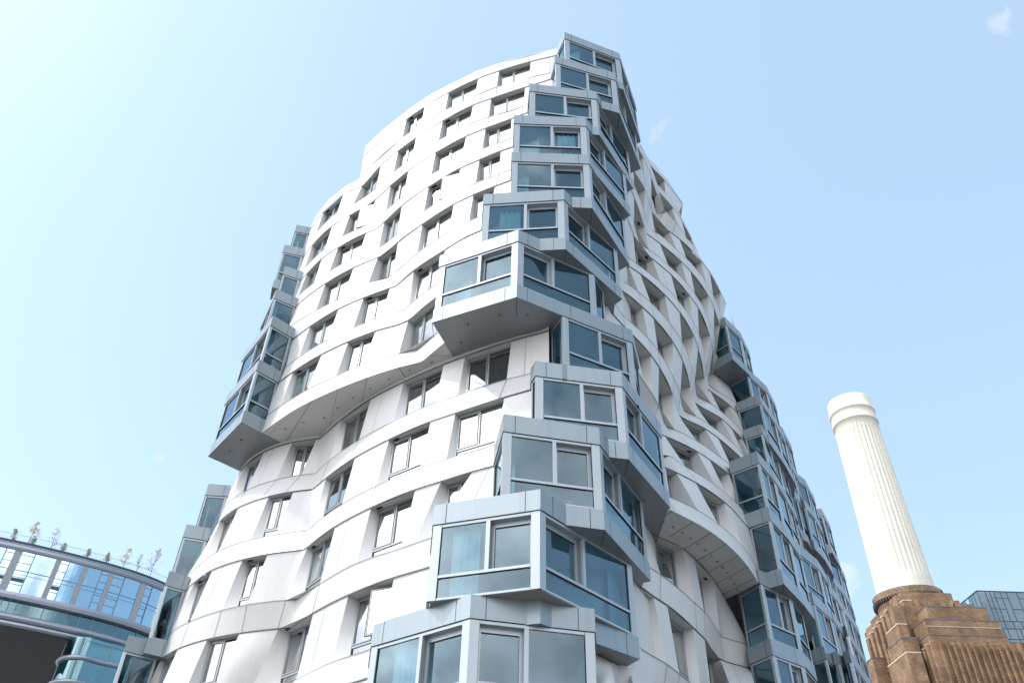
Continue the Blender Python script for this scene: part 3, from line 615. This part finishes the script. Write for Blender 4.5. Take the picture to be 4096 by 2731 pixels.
# inner wing behind the far bay columns
iw=MB()
for nm,D,dx in (('2',B2,0),('3',B3,0),('4',B4,0)):
    for n,s in D.items():
        P=[bpt(q) for q in s.split(';')]; c=P[0]; r=V((c.x,c.y,0)).normalized()
        a=V((P[0].x,P[0].y,0))+r*1.2; b=V((P[2].x,P[2].y,0))+r*1.6
        iw.prism([(a.x,a.y),(b.x,b.y),(b.x+r.x*9,b.y+r.y*9),(a.x+r.x*9,a.y+r.y*9)],JZ(n-1)+CAMZ+.01,JZ(n)+CAMZ+.01)
for n,s in BR.items():
    if n>=10: continue
    P=[bpt(q) for q in s.split(';')]; r=V((P[0].x,P[0].y,0)).normalized()
    a=V((P[0].x,P[0].y,0))+r*2; b=V((P[2].x,P[2].y,0))+r*3.2
    iw.prism([(a.x,a.y),(b.x,b.y),(b.x+r.x*8,b.y+r.y*8),(a.x+r.x*8,a.y+r.y*8)],JZ(n-1)+CAMZ+.01,JZ(n)+CAMZ+.01)
iw.build('wing_wall',M['post'],tower)
# ---------------------------------------------------------------- power station and chimney
mb1=brick('brown_brick',(.25,.142,.078),(.135,.082,.048),(.31,.23,.155),.6); mcop=mat('lead_coping',(.10,.11,.13),.5); mstone=mat('pale_stone',(.55,.50,.42),.7)
mch=mat('cream_render',(.63,.60,.51),.6,var=.07,vscale=.25); weather(mch,.16,(.66,.62,.54)); mdark=mat('dark_corbel',(.05,.045,.04),.8)
ps=thing('power_station','stepped brown brick power station block with fluted walls under a tall cream chimney','power station')
def pp(x,y,Y):
    X_,Y_=TP('p1',x,y); return uny(X_,Y_,Y)
up=V((0,0,1))
cx,cy=79.6,150.2; zb,zt=64.2,109.6
NF=34; S=8
def ringpts(r,z,fl=0.):
    o=[]
    for i in range(NF*S):
        t=2*math.pi*i/(NF*S); ph=(i%S)/S; k=r-fl*.5*(1-math.cos(2*math.pi*ph))
        o.append(V((cx+k*math.cos(t),cy+k*math.sin(t),z)))
    return o
def rr(z): return 5.35-(5.35-4.62)*(z-zb)/(zt-zb)
c=MB()
prof=[(zb-1.4,5.45,0),(zb+1.2,rr(zb+1.2)+.04,0),(zb+2.0,rr(zb+2)+.04,0),(zb+2.6,rr(zb+2.6),.24)]
for i in range(1,9): z=zb+2.6+(100.2-zb-2.6)*i/9; prof.append((z,rr(z),.24))
prof+= [(100.6,rr(100.6),.24),(101.0,rr(101)+.03,0),(103.0,rr(103)+.03,0),(103.05,4.98,0),(103.5,5.0,0),(103.55,4.86,0),(105.9,4.84,0),(105.95,5.02,0),(106.4,5.02,0),(106.45,4.9,0),(109.2,4.84,0),(109.6,4.7,0),(109.6,4.2,0)]
c.grid([ringpts(r,z,f) for z,r,f in prof],0,True,True)
for i in range(len(c.sm)): c.sm[i]=False if False else True
ch=c.build('chimney',mch,ps)
c=MB(); c.face([V((cx+4.2*math.cos(t),cy+4.2*math.sin(t),109.0)) for t in [i*math.pi/12 for i in range(24)]]); c.build('chimney_mouth',mdark,ch)
c=MB()
c.grid([[V((cx+r*math.cos(i*math.pi/24),cy+r*math.sin(i*math.pi/24),z)) for i in range(48)] for z,r in ((58,6.0),(61.7,6.0),(61.75,6.35),(62.9,6.4),(62.95,6.25),(63.1,5.4))],0,False,True); rg=c.build('chimney_collar',mb1,ps)
c=MB()
c.grid([[V((cx+r*math.cos(i*math.pi/24),cy+r*math.sin(i*math.pi/24),z)) for i in range(48)] for z,r in ((62.9,6.5),(63.1,6.5),(63.15,6.3))],0,False,True)
for i in range(64):
    t=i*2*math.pi/64; d=V((math.cos(t),math.sin(t),0)); e=V((-d.y,d.x,0)); o=V((cx,cy,61.2))+d*5.95-e*.14; c.box(o,e*.28,d*.75,up*.75)
c.build('corbel',mdark,rg)
b=MB(); cp=MB(); st=MB()
def block(x0,x1,Y0,Y1,z0,z1,cope=0):
    b.bx(x0,x1,Y0,Y1,z0,z1)
    if cope: (cp if cope==1 else st).bx(x0-.07,x1+.07,Y0-.07,Y1+.07,z1,z1+.16)
Z=CAMZ
block(74.6,84.1,142.6,158,30,59.5+Z,0); block(73.9,84.8,142.0,158.5,30,57.9+Z)
block(72.3,86.2,143.5,157,30,56.6+Z); block(72.6,74.1,141.2,144,30,58.2+Z); 
block(73.0,74.5,139.6,143,30,56.6+Z,2); block(74.5,82.5,140.6,143,30,56.2+Z); block(82.2,85.9,139.8,143,30,56.4+Z)
for i in range(5): x=75.6+i*1.62; block(x,x+.34,139.8,140.7,40,57.0+Z,0)
block(70.45,76,139.5,152,20,55.6+Z)
for i in range(6): Y=140.2+i*2.1; block(69.75,70.5,Y,Y+.95,20,54.9+Z-(.3*i),2)
for i in range(7): Y=139.6+i*1.6; block(70.1,70.5,Y,Y+.5,20,47.6+Z-.2*i,2)
a=pp(440,430,138.6); q=pp(550,430,138.6); block(a.x,q.x+.6,138.6,142,20,a.z)
a=pp(540,700,137.2); q=pp(645,700,137.2); block(a.x,q.x+.3,137.2,142,20,a.z,2)
a=pp(600,893,135.6); q=pp(650,893,135.6); block(a.x,q.x+2,135.6,142,20,a.z,1)
a=pp(665,1105,134.2); q=pp(705,1105,134.2); block(a.x,q.x+2,134.2,142,20,a.z,2)
block(67.5,72,146,151.5,20,48.2+Z,1); block(68.6,72,143.5,149,20,42.+Z,2)
block(74.8,85.6,136,143.3,30,54.2+Z,1); block(72.9,85.7,134,143,30,51.1+Z,1); block(72.1,85.5,133,141.8,20,48.1+Z,1)
block(85.4,110,133.2,150,20,47.2+Z,1)
st.bx(72.8,85.75,133.93,134,49.9+Z,49.97+Z); 
for i in range(12):
    x=73.35+i*1.08; b.bx(x,x+.30,132.45,133.1,20,46.9+Z); b.bx(x+.30,x+.62,132.8,133.1,20,45.9+Z) if False else None
for i in range(4): x=86.6+i*2.6; b.bx(x,x+.5,132.5,133.3,20,47.0+Z)
for i in range(4): Y=133.5+i*1.25; b.bx(71.5,72.2,Y,Y+.5,20,46.6+Z-.3*i); st.bx(71.45,72.2,Y-.03,Y+.53,46.6+Z-.3*i,46.68+Z-.3*i)
b.bx(66,112,132,156,0,22)
b.build('brick_wall',mb1,ps); cp.build('coping',mcop,ps); st.build('stone_coping',mstone,ps)
# ---------------------------------------------------------------- glass building behind the station
gf=mat('office_mullion',(.03,.04,.055),.5); gp=mat('spandrel_panel',(.12,.18,.22),.35,metal=.2); gg=glass('office_glass',(.10,.17,.24),(.62,.80,.95),1.7,.16)
ob=thing('office_block','dark mullioned blue glass office block behind the brick power station','office building')
X0,Y0,ZT=143.8,230.,98.7
c=MB(); c.bx(X0+.4,200,Y0+.4,Y0+30,0,ZT-.3); c.build('core',gp,ob)
fr=MB(); gl=MB(); pn=MB(); rnd=random.Random(5)
z=ZT; lv=[]
rows=[(ZT,9.2),(ZT-9.2,2.2),(ZT-11.4,3.1),(ZT-14.5,1.8),(ZT-16.3,7),(ZT-23.3,3),(ZT-26.3,9)]
fr.bx(X0-.1,200,Y0-.15,Y0+.3,ZT-.25,ZT); fr.bx(X0-.15,X0+.3,Y0,Y0+30,ZT-.25,ZT)
for (z,hh) in rows:
    fr.bx(X0,200,Y0-.06,Y0+.2,z-hh-.12,z-hh+.12)
    x=X0; 
    while x<199:
        w=rnd.choice([1.3,1.9,2.5,3.1]); 
        tgt=pn if rnd.random()<.42 else gl
        tgt.face([(x,Y0,z-hh),(x+w,Y0,z-hh),(x+w,Y0,z),(x,Y0,z)])
        fr.bx(x-.07,x+.07,Y0-.1,Y0+.1,z-hh,z)
        if hh>5 and rnd.random()<.5: fr.bx(x,x+w,Y0-.08,Y0+.1,z-2.2,z-2.05); 
        if hh>5 and rnd.random()<.5: fr.bx(x,x+w,Y0-.08,Y0+.1,z-5.6,z-5.45)
        x+=w
    y=Y0
    while y<Y0+29:
        w=rnd.choice([1.6,2.3]); (gl if rnd.random()<.6 else pn).face([(X0,y,z-hh),(X0,y+w,z-hh),(X0,y+w,z),(X0,y,z)]); fr.bx(X0-.08,X0+.08,y-.06,y+.06,z-hh,z); y+=w
fr.build('mullion',gf,ob); gl.build('glass',gg,ob); pn.build('panel',gp,ob)
# ---------------------------------------------------------------- curved building on the left
rb=thing('curved_building','curved silver banded glass building with roof garden at far left','apartment building')
band=mat('silver_band',(.30,.32,.375),.3,metal=.5,var=.04); dkb=mat('dark_edge',(.035,.045,.07),.5); lou=mat('louvre',(.50,.52,.56),.5); loud=mat('louvre_gap',(.10,.11,.13),.6)
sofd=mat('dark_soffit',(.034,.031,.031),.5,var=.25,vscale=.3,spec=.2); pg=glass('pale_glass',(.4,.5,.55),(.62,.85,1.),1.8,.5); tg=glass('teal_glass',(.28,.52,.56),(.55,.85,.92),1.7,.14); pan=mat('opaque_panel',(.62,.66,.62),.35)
rail=mat('railing_metal',(.30,.30,.34),.5); mul=mat('blue_mullion',(.12,.20,.28),.4)
pl=[un(*TP('q1',x,y),50) for x,y in [(-700,60),(-300,110),(0,165),(330,245),(700,310),(1225,455),(1560,548),(1900,640),(2215,760)]]
pl=[V((p.x,p.y,0)) for p in pl]; d=(pl[-1]-pl[-2]); pl+= [pl[-1]+V((3.0,6.5,0)),pl[-1]+V((4.5,16,0)),pl[-1]+V((3,40,0))]
# smooth the surveyed line a little
for _ in range(2): pl=[pl[0]]+[(pl[i-1]+pl[i]*2+pl[i+1])/4 for i in range(1,len(pl)-1)]+[pl[-1]]
cur=Curve([(p,'') for p in pl]); PLN=resample(cur.seg(0,len(pl)-1,12),240)
def offs(P,d):
    o=[]
    for i,p in enumerate(P):
        q=P[min(i+1,len(P)-1)]; r=P[max(i-1,0)]; t=(q-r).normalized(); n=V((t.y,-t.x,0)); o.append(p+n*d)
    return o
def rib(mb,prof,m=0,P=None,sm=True):
    P=P or PLN
    mb.grid([[p+up*(z+CAMZ) for p in offs(P,o)] for o,z in prof],m,sm)
c=MB(); rib(c,[(.45,49.6),(.5,50.0),(.0,50.05)]); c.build('roof_edge',dkb,rb)
c=MB(); rib(c,[(-.1,48.75),(.25,48.8),(.35,49.1),(.3,49.62)],sm=False); 
rib(c,[(-.1,42.6),(.45,42.65),(.5,42.2),(.4,41.75),(-.5,41.7)],sm=False); rib(c,[(-.5,39.75),(.3,39.8),(.7,39.55),(.85,39.2),(.7,38.85),(.2,38.7)]); rib(c,[(.2,38.68),(.5,38.6),(.5,38.3),(-.3,38.2)],sm=False)
for i in range(0,240,7):
    pass
c.build('band',band,rb)
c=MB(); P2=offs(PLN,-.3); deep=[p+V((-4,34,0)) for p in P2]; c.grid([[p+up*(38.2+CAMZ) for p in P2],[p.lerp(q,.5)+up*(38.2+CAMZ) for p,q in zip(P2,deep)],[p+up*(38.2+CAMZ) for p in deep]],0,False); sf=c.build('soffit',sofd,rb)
c=MB()
for i in range(6,230,14):
    a=P2[i]+up*(38.19+CAMZ); q=a+V((-6,30,0)); t=V((.05,0,0)); c.face([a-t,a+t,q+t,q-t])
c.build('joint',M['gasket'],sf)
cum=[0]
for a,q in zip(PLN,PLN[1:]): cum.append(cum[-1]+(q-a).length)
def atx(s):
    for i in range(240):
        if cum[i+1]>=s: 
            t=(s-cum[i])/(cum[i+1]-cum[i]); return PLN[i].lerp(PLN[i+1],t),(PLN[i+1]-PLN[i]).normalized()
    return PLN[-1],(PLN[-1]-PLN[-2]).normalized()
def sof(xq,yq):                      # arc length nearest to a surveyed point at glass-head level
    p=un(*TP('q1',xq,yq),48.9); best=min(range(241),key=lambda i:(PLN[i]-V((p.x,p.y,0))).length); return cum[best]
st_=[sof(x,y) for x,y in ((225,330),(295,345),(765,440),(825,452),(1145,530),(1205,542),(1497,622),(1545,635),(1925,755),(1980,770))]
mu=[sof(x,y) for x,y in ((108,300),(475,372),(940,478),(1392,585),(1705,680),(2085,805))]
gl=MB();pan_=MB();lv=MB();fr=MB();tgm=MB();vt=MB()
def quad(mb,s0,s1,z0,z1,off,m=0,n=1):
    k=max(1,int((s1-s0)/.6))
    for j in range(k):
        a,ta=atx(s0+(s1-s0)*j/k); q,tb=atx(s0+(s1-s0)*(j+1)/k); na=V((ta.y,-ta.x,0))*off; nb=V((tb.y,-tb.x,0))*off
        mb.face([a+na+up*(z0+CAMZ),q+nb+up*(z0+CAMZ),q+nb+up*(z1+CAMZ),a+na+up*(z1+CAMZ)],m)
def vbar(mb,s,w,z0,z1,off,t=.12,m=0):
    a,ta=atx(s); n=V((ta.y,-ta.x,0)); mb.box(a-ta*w/2+n*off+up*(z0+CAMZ),ta*w,n*t,up*(z1-z0),m)
edges=sorted([0]+st_+[cum[-1]-2]); 
strips=list(zip(st_[0::2],st_[1::2]))
L_=cum[-1]
extra=[(strips[-1][1]+9*i,strips[-1][1]+9*i+.9) for i in range(1,6)]; extra0=[(strips[0][0]-11*i,strips[0][0]-11*i+1.3) for i in range(1,3)]
allst=sorted(strips+extra+extra0)
for s0,s1 in allst:
    if s1>L_: continue
    lv=MB(); quad(lv,s0,s1,42.7,48.8,.0,1)
    k=7
    for j in range(k): 
        vbar(lv,s0+(s1-s0)*(j+.5)/k,(s1-s0)/k*.5,42.7,48.8,.01,.1,0)
    lv.build('louvre_strip',[lou,loud],rb)
for (a0,a1),(b0,b1) in zip(allst,allst[1:]):
    if b1>L_: continue
    s0,s1=a1,b0
    quad(gl,s0,s1,42.7,48.8,.02)
    fr_=[m_ for m_ in mu if s0<m_<s1] or [s0+(s1-s0)*.3]
    m_=fr_[0]; near_left=(m_-s0)<(s1-m_)
    vbar(fr,m_,.14,42.7,48.8,.03,.1)
    n0,n1=(s0,m_) if near_left else (m_,s1)
    for z in (45.85,): quad(fr,s0,s1,z,z+.12,.06); quad(fr,s0,s1,z-.55,z-.5,.06)
    for z in (48.2,47.0,44.9,43.8): quad(fr,n0,n1,z,z+.1,.05)
    for q in (s0+.03,s1-.03): vbar(fr,q,.08,42.7,48.8,.03,.08)
    if a0<strips[2][0]:
        quad(vt,n0+.08,n1-.08,44.25,44.8,.055)
s=0
rnd=random.Random(3)
while s<L_-3:
    w=rnd.choice([1.0,1.9,3.2,3.6]); quad(tgm,s,s+w,39.7,41.75,-.45,0); vbar(fr,s,.14,39.7,41.75,-.45,.12); 
    if w==1.9: quad(fr,s,s+w,40.9,41.0,-.42)
    s+=w
gl.build('facade_glass',pg,rb); fr.build('mullion',mul,rb); tgm.build('teal_glass',tg,rb); vt.build('open_vent',dkb,rb)
bkm=MB(); rib(bkm,[(-1.6,38.3),(-1.6,50)]); rib(bkm,[(-.6,42.2),(-30,42.2)]); bkm.build('interior',M['room'],rb)
rl=MB(); Pr=offs(PLN,-.5)
for i in range(0,241):
    s=L_*i/240
s=0
while s<L_-1:
    a,t=atx(s); n=V((t.y,-t.x,0)); o=a-n*.5+up*(50+CAMZ); rl.box(o,t*.025,n*.025,up*1.25); s+=.32
for i in range(240):
    a,q=Pr[i]+up*(51.25+CAMZ),Pr[i+1]+up*(51.25+CAMZ); rl.face([a,q,q+up*.07,a+up*.07])
rl.build('railing',rail,rb)
# recessed lower volume with a rounded corner
pv=[un(*TP('z7',x,y),35.3) for x,y in [(500,1372),(560,1372),(640,1375),(720,1400),(900,1440)]]
pv=[V((p.x,p.y,0)) for p in pv]; tl_=pv[0]+V((-2.2,2.6,0)); pv=[tl_+V((0,28,0)),tl_+V((-.2,5,0)),tl_,V((pv[0].x-.2,pv[0].y+.1,0))]+pv[2:]+[pv[-1]+V((6,9,0))]
cv=Curve([(p,'') for p in pv]); PV=resample(cv.seg(0,len(pv)-1,10),80)
c=MB(); rib(c,[(0,35.6),(.25,35.55),(.45,35.3),(.25,35.0),(0,34.95)],P=PV); rib(c,[(0,32.3),(.25,32.25),(.45,32.0),(.25,31.7),(0,31.65)],P=PV); c.build('lower_band',band,rb)
c=MB(); rib(c,[(-.1,31.65),(-.1,38.2)],P=PV); rib(c,[(-.1,0),(-.1,31.66)],P=PV); c.build('lower_glass',tg,rb)
c=MB()
for i in range(4,80,7): 
    t=(PV[min(i+1,80)]-PV[i-1]).normalized(); n=V((t.y,-t.x,0)); c.box(PV[i]-t*.06-n*.08+up*(31.7+CAMZ),t*.12,n*.1,up*6.5)
c.build('lower_mullion',mul,rb)
c=MB(); rib(c,[(-2.5,0),(-2.5,38.2)],P=PV); c.build('lower_interior',M['broom'],rb)
# ---------------------------------------------------------------- roof-garden trees
bark=mat('bark',(.16,.12,.09),.9)
def leafm(n,c): 
    m=mat(n,c,.6,var=.3,vscale=2); return m
lg=leafm('green_leaf',(.36,.42,.26)); ly=leafm('yellow_leaf',(.66,.60,.32)); lp=leafm('russet_leaf',(.56,.50,.38))
def tree(q,h,w,lm,lab,k,dens=1.):
    h*=1.08; w*=1.35
    p=un(*TP('q1',*q),50.1); base=V((p.x,p.y,50.1+CAMZ)); base+=V((base.x,base.y,0)).normalized()*1.2
    r=random.Random(k); t=thing('roof_tree',lab,'tree','young trees in the roof garden')
    mb=MB(); lf=MB(); top=base+V((r.uniform(-.1,.1)*h,0,h)); mid=base.lerp(top,.5)+V((r.uniform(-.1,.1),0,0))
    mb.tube(base,mid,.045,6,0,.03); mb.tube(mid,top,.03,5,0,.008)
    for i in range(int(44*dens)):
        f=r.uniform(.18,.97); s=base.lerp(mid,f*2) if f<.5 else mid.lerp(top,f*2-1)
        a=r.uniform(0,6.283); ln=w*(1.15-f)*r.uniform(.5,1.1); e=s+V((math.cos(a)*ln,math.sin(a)*ln,ln*r.uniform(.25,.9)))
        mb.tube(s,e,.012,4,0,.004)
        for j in range(int(15*dens)):
            g=r.uniform(.3,1.08); c_=s.lerp(e,g)+V((r.gauss(0,.09),r.gauss(0,.09),r.gauss(0,.09)))
            u_=V((r.gauss(0,1),r.gauss(0,1),r.gauss(0,1))).normalized(); v_=u_.orthogonal().normalized(); z_=r.uniform(.05,.11)
            lf.face([c_,c_+u_*z_+v_*z_*.5,c_+u_*z_*2,c_+u_*z_-v_*z_*.5])
    mb.build('trunk',bark,t); lf.build('crown',lm,t)
for a in [((165,195),2.1,.5,lg,'slim green tree nearest the left edge of the roof garden',1,.9),((365,235),3.6,1.15,ly,'tall yellow leaved tree left of the bare russet one',2,1.),
 ((440,262),1.4,.5,lg,'low green shrub at the foot of the tall yellow tree',3,.8),((690,305),3.5,1.1,lp,'thin russet tree leaning right over the railing',4,.7),
 ((830,345),1.6,.6,lg,'low green tree just right of the russet one',5,.8),((1160,418),1.6,.4,lg,'lone small green tree in the middle of the roof edge',6,1.),
 ((1430,488),1.9,.5,lg,'second small green tree right of the lone middle one',7,1.),((1660,550),3.2,1.05,ly,'broad yellow green tree over the blue glass end',8,.9),
 ((1840,600),2.9,.6,lg,'sparse slender green tree between the broad yellow and the large end tree',9,.6),((2020,665),4.6,1.35,lp,'largest airy tree at the right end of the roof garden',10,1.)]: tree(*a)
# ---------------------------------------------------------------- camera, light, world
cam=bpy.data.cameras.new('camera'); co=bpy.data.objects.new('camera',cam); C.objects.link(co)
cam.sensor_width=36; cam.sensor_fit='HORIZONTAL'; cam.lens=F/4096*36; cam.clip_end=5000; cam.clip_start=.1
co.location=(0,0,CAMZ)
from mathutils import Matrix
right=V((1,0,0)); upv=V((0,-math.sin(TH),math.cos(TH))); fw=V((0,math.cos(TH),math.sin(TH)))
r2=right*math.cos(RO)+upv*math.sin(RO); u2=-right*math.sin(RO)+upv*math.cos(RO)
co.matrix_world=Matrix(((r2.x,u2.x,-fw.x,0),(r2.y,u2.y,-fw.y,0),(r2.z,u2.z,-fw.z,CAMZ),(0,0,0,1)))
bpy.context.scene.camera=co
SAZ=math.radians(-97); SEL=math.radians(50)   # azimuth from +Y clockwise
sd=V((math.sin(SAZ)*math.cos(SEL),math.cos(SAZ)*math.cos(SEL),math.sin(SEL)))
sl=bpy.data.lights.new('sun','SUN'); sl.energy=2.3; sl.angle=math.radians(2.); sl.color=(1,.95,.86)
so=bpy.data.objects.new('sun',sl); C.objects.link(so); so.rotation_euler=sd.to_track_quat('Z','Y').to_euler(); so.location=(-40,0,80)
wd=bpy.data.worlds.new('World'); bpy.context.scene.world=wd; wd.use_nodes=True; nt=wd.node_tree; bg=nt.nodes['Background']
sky=nt.nodes.new('ShaderNodeTexSky'); sky.sky_type='NISHITA'; sky.sun_disc=False; sky.sun_elevation=SEL; sky.sun_rotation=SAZ; sky.air_density=1.0; sky.dust_density=1.6; sky.ozone_density=2.
tc=nt.nodes.new('ShaderNodeTexCoord')
no=nt.nodes.new('ShaderNodeTexNoise'); no.inputs['Scale'].default_value=3.4; no.inputs['Detail'].default_value=8; no.inputs['Roughness'].default_value=.58; no.inputs['Distortion'].default_value=.35
nt.links.new(tc.outputs['Generated'],no.inputs['Vector'])
# cloud cover grows behind the street (-Y side): dot with a direction
dp=nt.nodes.new('ShaderNodeVectorMath'); dp.operation='DOT_PRODUCT'; dp.inputs[1].default_value=V((-.45,-.85,.1)).normalized()
nt.links.new(tc.outputs['Generated'],dp.inputs[0])
mr=nt.nodes.new('ShaderNodeMapRange'); mr.inputs[1].default_value=-.45; mr.inputs[2].default_value=.9; mr.inputs[3].default_value=-.24; mr.inputs[4].default_value=.16
nt.links.new(dp.outputs['Value'],mr.inputs[0])
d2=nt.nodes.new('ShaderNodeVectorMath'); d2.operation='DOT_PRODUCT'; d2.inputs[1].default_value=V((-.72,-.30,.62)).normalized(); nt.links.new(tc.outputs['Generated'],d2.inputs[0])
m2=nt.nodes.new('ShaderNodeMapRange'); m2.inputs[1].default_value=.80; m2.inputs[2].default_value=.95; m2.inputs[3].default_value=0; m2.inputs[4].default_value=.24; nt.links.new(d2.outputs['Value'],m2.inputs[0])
# a cloud bank where the far left glazing mirrors the sky
i0=min(range(241),key=lambda i:(PLN[i]-V((-71,112,0))).length); t_=(PLN[i0+1]-PLN[i0-1]).normalized(); n_=V((t_.y,-t_.x,0)); v_=V((PLN[i0].x,PLN[i0].y,46)).normalized(); rf=v_-n_*2*v_.dot(n_)
d4=nt.nodes.new('ShaderNodeVectorMath'); d4.operation='DISTANCE'; d4.inputs[1].default_value=rf; nt.links.new(tc.outputs['Generated'],d4.inputs[0])
m4=nt.nodes.new('ShaderNodeMapRange'); m4.inputs[1].default_value=.05; m4.inputs[2].default_value=.3; m4.inputs[3].default_value=.3; m4.inputs[4].default_value=0; nt.links.new(d4.outputs['Value'],m4.inputs[0])
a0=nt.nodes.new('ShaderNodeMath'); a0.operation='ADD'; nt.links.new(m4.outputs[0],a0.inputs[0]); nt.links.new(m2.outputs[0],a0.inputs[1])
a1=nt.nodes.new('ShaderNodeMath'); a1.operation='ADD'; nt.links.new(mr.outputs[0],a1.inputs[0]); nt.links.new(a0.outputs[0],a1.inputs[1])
ad=nt.nodes.new('ShaderNodeMath'); ad.operation='ADD'; nt.links.new(no.outputs['Fac'],ad.inputs[0]); nt.links.new(a1.outputs[0],ad.inputs[1])
rp=nt.nodes.new('ShaderNodeValToRGB'); rp.color_ramp.elements[0].position=.52; rp.color_ramp.elements[0].color=(0,0,0,1); rp.color_ramp.elements[1].position=.66; rp.color_ramp.elements[1].color=(1,1,1,1)
nt.links.new(ad.outputs[0],rp.inputs[0])
n2=nt.nodes.new('ShaderNodeTexNoise'); n2.inputs['Scale'].default_value=9; n2.inputs['Detail'].default_value=6; nt.links.new(tc.outputs['Generated'],n2.inputs['Vector'])
cr=nt.nodes.new('ShaderNodeValToRGB'); cr.color_ramp.elements[0].position=.3; cr.color_ramp.elements[0].color=(7.0,7.4,8.0,1); cr.color_ramp.elements[1].position=.7; cr.color_ramp.elements[1].color=(19,19,19.3,1)
nt.links.new(n2.outputs['Fac'],cr.inputs[0])
ve=nt.nodes.new('ShaderNodeMix'); ve.data_type='RGBA'; ve.inputs[0].default_value=.22; ve.inputs[7].default_value=(8.8,12.0,14.3,1)
nt.links.new(sky.outputs[0],ve.inputs[6])
mx=nt.nodes.new('ShaderNodeMix'); mx.data_type='RGBA'
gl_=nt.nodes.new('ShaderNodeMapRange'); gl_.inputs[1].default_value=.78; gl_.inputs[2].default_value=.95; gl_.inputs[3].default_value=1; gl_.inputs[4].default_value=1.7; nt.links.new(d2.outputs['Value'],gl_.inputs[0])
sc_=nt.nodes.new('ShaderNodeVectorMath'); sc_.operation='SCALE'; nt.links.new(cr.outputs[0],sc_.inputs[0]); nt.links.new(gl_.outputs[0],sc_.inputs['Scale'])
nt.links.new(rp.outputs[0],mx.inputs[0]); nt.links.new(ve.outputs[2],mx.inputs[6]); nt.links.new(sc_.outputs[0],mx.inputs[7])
# three small wisps
cur_=mx.outputs[2]
n3=nt.nodes.new('ShaderNodeTexNoise'); n3.inputs['Scale'].default_value=38; n3.inputs['Detail'].default_value=6; n3.inputs['Distortion'].default_value=.6; nt.links.new(tc.outputs['Generated'],n3.inputs['Vector'])
for (tx,ty,rad,amt) in ((4005,85,.018,.32),(2640,515,.026,.3),(640,1835,.014,.4),(3370,2310,.04,.45),(690,1620,.012,.2)):
    r_=ray(tx,ty); dv=nt.nodes.new('ShaderNodeVectorMath'); dv.operation='DISTANCE'; dv.inputs[1].default_value=V(r_).normalized(); nt.links.new(tc.outputs['Generated'],dv.inputs[0])
    m3=nt.nodes.new('ShaderNodeMapRange'); m3.inputs[1].default_value=0; m3.inputs[2].default_value=rad*1.6; m3.inputs[3].default_value=.22; m3.inputs[4].default_value=-.35; nt.links.new(dv.outputs['Value'],m3.inputs[0])
    s3=nt.nodes.new('ShaderNodeMath'); s3.operation='ADD'; nt.links.new(m3.outputs[0],s3.inputs[0]); nt.links.new(n3.outputs['Fac'],s3.inputs[1])
    f3=nt.nodes.new('ShaderNodeMapRange'); f3.inputs[1].default_value=.52; f3.inputs[2].default_value=.72; f3.inputs[4].default_value=amt; nt.links.new(s3.outputs[0],f3.inputs[0])
    x3=nt.nodes.new('ShaderNodeMix'); x3.data_type='RGBA'; x3.inputs[7].default_value=(5.2,5.3,5.4,1); nt.links.new(f3.outputs[0],x3.inputs[0]); nt.links.new(cur_,x3.inputs[6]); cur_=x3.outputs[2]
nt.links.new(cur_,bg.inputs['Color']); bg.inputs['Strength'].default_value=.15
gm=mat('paving',(.16,.158,.155),.8,var=.1,vscale=.5)
g=MB(); g.face([(-600,-600,0),(600,-600,0),(600,600,0),(-600,600,0)]); go=g.build('ground',gm); go['kind']='structure'
sc=bpy.context.scene; sc.view_settings.view_transform='Standard'; sc.view_settings.look='None'; sc.view_settings.exposure=.38; sc.view_settings.gamma=1
sc.render.engine='CYCLES'; sc.cycles.max_bounces=10; sc.cycles.transparent_max_bounces=12; sc.cycles.glossy_bounces=5; sc.cycles.diffuse_bounces=4; sc.cycles.use_denoising=True
# put every thing's empty at its base
bpy.context.view_layer.update()
for o in list(C.objects):
    if o.type=='EMPTY' and not o.parent:
        lo=[1e9]*3; hi=[-1e9]*3
        st=list(o.children)
        for c in st:
            if c.type=='MESH' and len(c.data.vertices):
                for v in c.data.vertices:
                    for i in range(3): lo[i]=min(lo[i],v.co[i]); hi[i]=max(hi[i],v.co[i])
        if lo[0]<1e8:
            o.location=((lo[0]+hi[0])/2,(lo[1]+hi[1])/2,lo[2])
            for c in st: c.location=(-o.location[0],-o.location[1],-o.location[2])
